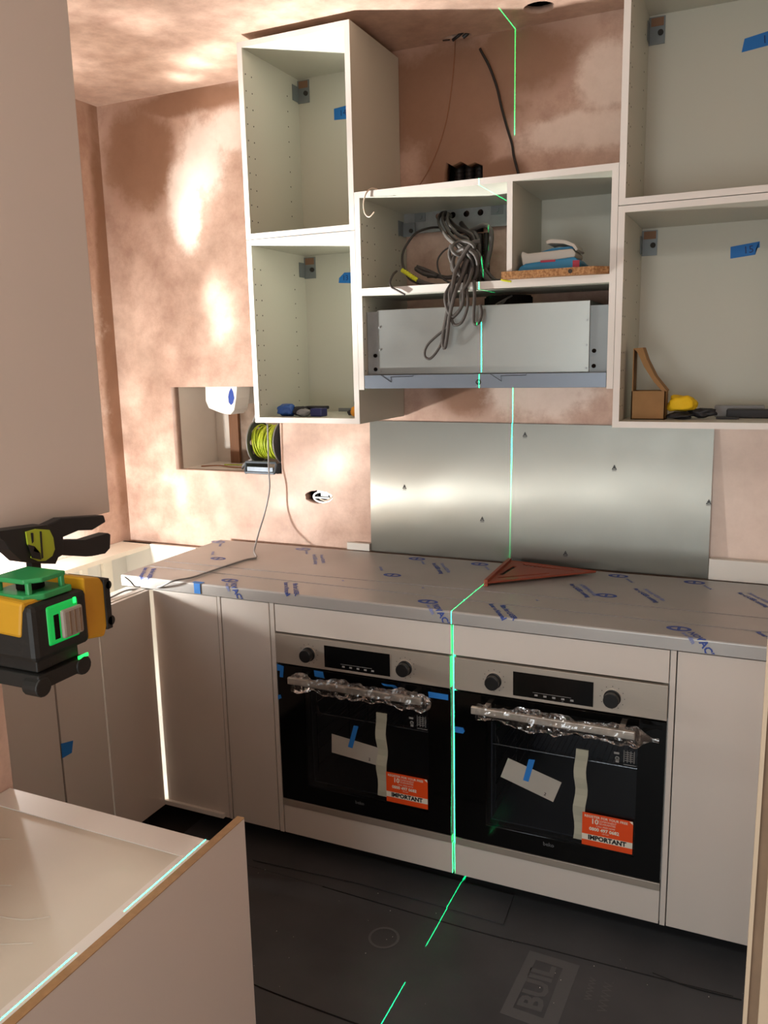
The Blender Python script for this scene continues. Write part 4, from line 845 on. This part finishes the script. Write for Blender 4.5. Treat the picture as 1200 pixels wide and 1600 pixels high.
# ------------------------------------------------------------------ cables
def path(L, y, ox=600, oy=300, s=5.333):
    out = []
    for q in L:
        yy = q[2] if len(q) > 2 else (y(q) if callable(y) else y)
        out.append(at(ox+q[0]/s, oy+q[1]/s, 1, yy))
    return out
cbn = root('cable_bundle', 'tangled bundle of grey cables hanging out of the extractor cabinet over the hood', 'cables', (-.15, -.3, 1.86))
def loop(L, y, r, m='cable', flat=1.0, nm='cable_loop'): return mk(nm, tube(path(L, y), r*1.3, n=8, sub=7, flat=flat), m, cbn, smooth=True)
yd = lambda q: -.36 if q[1] < 700 else -.388
yd2 = lambda q: -.34 if q[1] < 690 else -.400
loop([(520, 175, -.06), (470, 190, -.12), (455, 260, -.2), (520, 370, -.28), (600, 440, -.32), (700, 520, -.34), (740, 640, -.34), (700, 720, -.345)], 0, .0058, flat=.6)
loop([(545, 200, -.06), (505, 180, -.12), (490, 240, -.2), (560, 360, -.28), (650, 430, -.31), (740, 500, -.33), (790, 600, -.33), (850, 700, -.33), (900, 755, -.33)], 0, .0058, flat=.6)
loop([(560, 200, -.08), (530, 190, -.16), (540, 270, -.24), (620, 360, -.28), (700, 400, -.3), (700, 480, -.31)], 0, .0058, flat=.6)
loop([(500, 230, -.06), (520, 210, -.1), (600, 290, -.2), (680, 330, -.25), (740, 370, -.27), (760, 460, -.28)], 0, .0062, 'cable_dark', .6)
loop([(640, 260, -.1), (700, 330, -.2), (760, 350, -.25), (790, 440, -.27), (780, 560, -.28), (720, 640, -.28)], 0, .0065, 'cable_dark', .7)
loop([(700, 340, -.2), (790, 290, -.25), (850, 278, -.27), (892, 330, -.28), (890, 450, -.28), (865, 570, -.28), (850, 640, -.28)], 0, .0056)
loop([(560, 440, -.33), (545, 520, -.335), (570, 600, -.34), (590, 660, -.34)], 0, .0045)
# central wraps
for (cx, cy_, rx, ry, ph, yy) in ((680, 590, 105, 120, 0, -.345), (690, 600, 125, 135, .3, -.335), (660, 470, 95, 60, .2, -.348), (700, 620, 80, 130, .1, -.352)):
    L = [(cx+rx*math.cos(a+ph), cy_+ry*math.sin(a+ph), yy+.012*math.sin(2*a)) for a in [2*math.pi*k/12 for k in range(12)]]
    mk('cable_loop', tube(path(L, yy), .0056, n=8, sub=5, closed=True, flat=.8), 'cable', cbn, smooth=True)
loop([(800, 410, -.35), (730, 430, -.355), (660, 530, -.36), (600, 650, -.37), (570, 800, -.388), (530, 1000, -.392), (495, 1180, -.392), (490, 1270, -.392), (508, 1292, -.392), (528, 1180, -.395), (545, 1040, -.398), (590, 850, -.398), (650, 700, -.37), (700, 560, -.355)], 0, .0050, 'cable', .7)
loop([(545, 1060), (520, 1130), (450, 1190), (375, 1260), (342, 1320), (345, 1375), (385, 1388), (440, 1330), (480, 1250), (500, 1130), (540, 980)], -.392, .0030)
loop([(640, 700, -.36), (550, 820, -.389), (555, 960, -.392), (560, 1050, -.392), (590, 1108, -.392), (650, 1080, -.392), (695, 960, -.392), (692, 840, -.39), (660, 700, -.36)], 0, .0036)
loop([(590, 720, -.36), (515, 850, -.389), (520, 950, -.392), (560, 1035, -.395), (610, 1010, -.395), (655, 930, -.395), (665, 800, -.39), (690, 690, -.36)], 0, .0042)
loop([(740, 640, -.36), (700, 760, -.389), (640, 850, -.393), (640, 960, -.393), (570, 1050, -.393)], 0, .0040)
loop([(750, 740, -.38), (755, 860, -.389), (748, 1000, -.391), (750, 1095, -.391), (790, 1085, -.391), (812, 1010, -.391), (800, 940, -.391)], 0, .0040)
loop([(800, 640, -.33), (840, 700, -.33), (880, 750, -.33), (910, 740, -.33)], 0, .0062, 'cable_dark', .8)
loop([(840, 640, -.31), (880, 690, -.31), (930, 735, -.31), (990, 735, -.33)], 0, .004)
loop([(700, 560, -.34), (660, 640, -.345), (650, 720, -.345), (640, 760, -.35)], 0, .0075, 'cable_dark', .8)
loop([(740, 560, -.33), (720, 660, -.335), (690, 740, -.345)], 0, .0075, 'cable_dark', .8)
# left tails
loop([(470, 295, -.10), (380, 300, -.16), (270, 340, -.2), (195, 430, -.23), (155, 520, -.24), (160, 620, -.25), (210, 720, -.26), (300, 765, -.27), (420, 780, -.28), (540, 775, -.30), (640, 740, -.32)], 0, .0030, 'cable_dark')
loop([(560, 455, -.30), (500, 490, -.30), (450, 560, -.30), (450, 640, -.30), (490, 720, -.30), (560, 760, -.31)], 0, .0022, 'cable_dark')
loop([(270, 630, -.27), (330, 650, -.27), (440, 700, -.28), (400, 695, -.29), (330, 680, -.29), (262, 640, -.28)], 0, .0065, 'cable_dark', .6)
loop([(360, 700, -.28), (440, 700, -.28), (520, 715, -.30), (600, 700, -.32)], 0, .005, 'cable_dark', .6)
e_ = loop([(105, 660, -.31), (75, 690, -.34), (50, 750, -.365), (65, 795, -.378), (110, 820, -.382), (175, 855, -.382)], 0, .0026, 'cable_dark')
loop([(160, 650, -.30), (280, 735, -.30), (400, 778, -.31), (540, 775, -.33), (650, 730, -.34)], 0, .0055, 'cable', .7)
sl = path([(150, 650), (190, 675), (240, 710), (280, 735)], -.30)
mk('yellow_marker_sleeve', tube([p+Vector((0, -.001, 0)) for p in sl], lambda t: .0068+.0008*math.sin(t*2*math.pi*9), n=10, sub=10), 'yellow_marker', cbn, smooth=False, label='yellow ribbed marker sleeve')
mk('yellow_wire_end', tube(path([(975, 730), (1010, 738), (1060, 745)], -.385), .003, n=6), 'yellow_marker', cbn)
mk('cable_loop', tube([at(791, 467, 1, -.30), at(785, 474, 1, -.31), at(775, 476, 1, -.33), at(800, 462, 1, -.28)], .003, n=6), 'cable', cbn)
tag(mk('hanging_cable', tube([at(x, y, 1, d) for x, y, d in ((750, 76, -.03), (753, 82, -.03), (765, 105, -.025), (776, 135, -.02), (783, 165, -.02), (791, 195, -.02), (800, 225, -.015), (803, 245, -.015), (811, 275, -.015))], .0042, n=8), 'cable_black', smooth=True), 'stiff black cable curving up the bare wall above the extractor cabinet', 'cable')
tag(mk('thin_wire', tube([at(x, y, 1, -.004) for x, y in ((711, 55), (710, 90), (705, 140), (697, 190), (685, 230), (670, 265), (655, 290))], .0011, n=6), 'copper', smooth=True), 'thin brown wire drooping from the small ceiling hole down the wall', 'wire')
tag(mk('ceiling_hole_wires', join(tube([(-.20, -.03, 2.65), (-.18, -.035, 2.657), (-.165, -.03, 2.67)], .005, n=8), tube([(-.165, -.03, 2.652), (-.15, -.028, 2.662), (-.15, -.02, 2.675)], .006, n=8), tube([(-.235, -.028, 2.655), (-.21, -.03, 2.653)], .002, n=6)), 'cable_black'), 'cut cable ends poking out of the small ceiling hole by the wall', 'cable')
tag(mk('hook_wire', tube([at(360+x/4, y/4, 1, d) for x, y, d in ((920, 1185, -.365), (880, 1178, -.375), (845, 1215, -.384), (832, 1280, -.386), (842, 1335, -.386), (868, 1355, -.386), (900, 1325, -.386))], .0022, n=8), 'cable_white', smooth=True), 'bent white wire hooked over the top left of the extractor cabinet', 'wire')
# grey flex from reel recess over the worktop
gc = [at(418, 662, 1, -.05), at(419, 700, 1, -.05), at(420, 735, 1, -.05), at(421, 765, 1, -.06), at(414, 800, 1, -.08), at(405, 830, 1, -.12), at(399, 852, 1, -.17), at(397, 862, 2, .9245)]
gc += [at(x, y, 2, .9238) for x, y in ((400, 871), (385, 874), (360, 882), (330, 892), (300, 902), (270, 908))]
gc += [at(250, 917, 1, -.645), at(235, 920, 0, -1.12), at(200, 922, 2, .886), at(170, 935, 2, .8835), at(145, 941, 2, .8835), Vector((-1.16, -.95, .8835)), Vector((-1.17, -1.2, .8835))]
tag(mk('grey_flex', tube(gc, .0033, n=8, sub=6), 'cable_grey', smooth=True), 'grey flex dropping from the lower left cabinet across the worktop corner', 'cable')
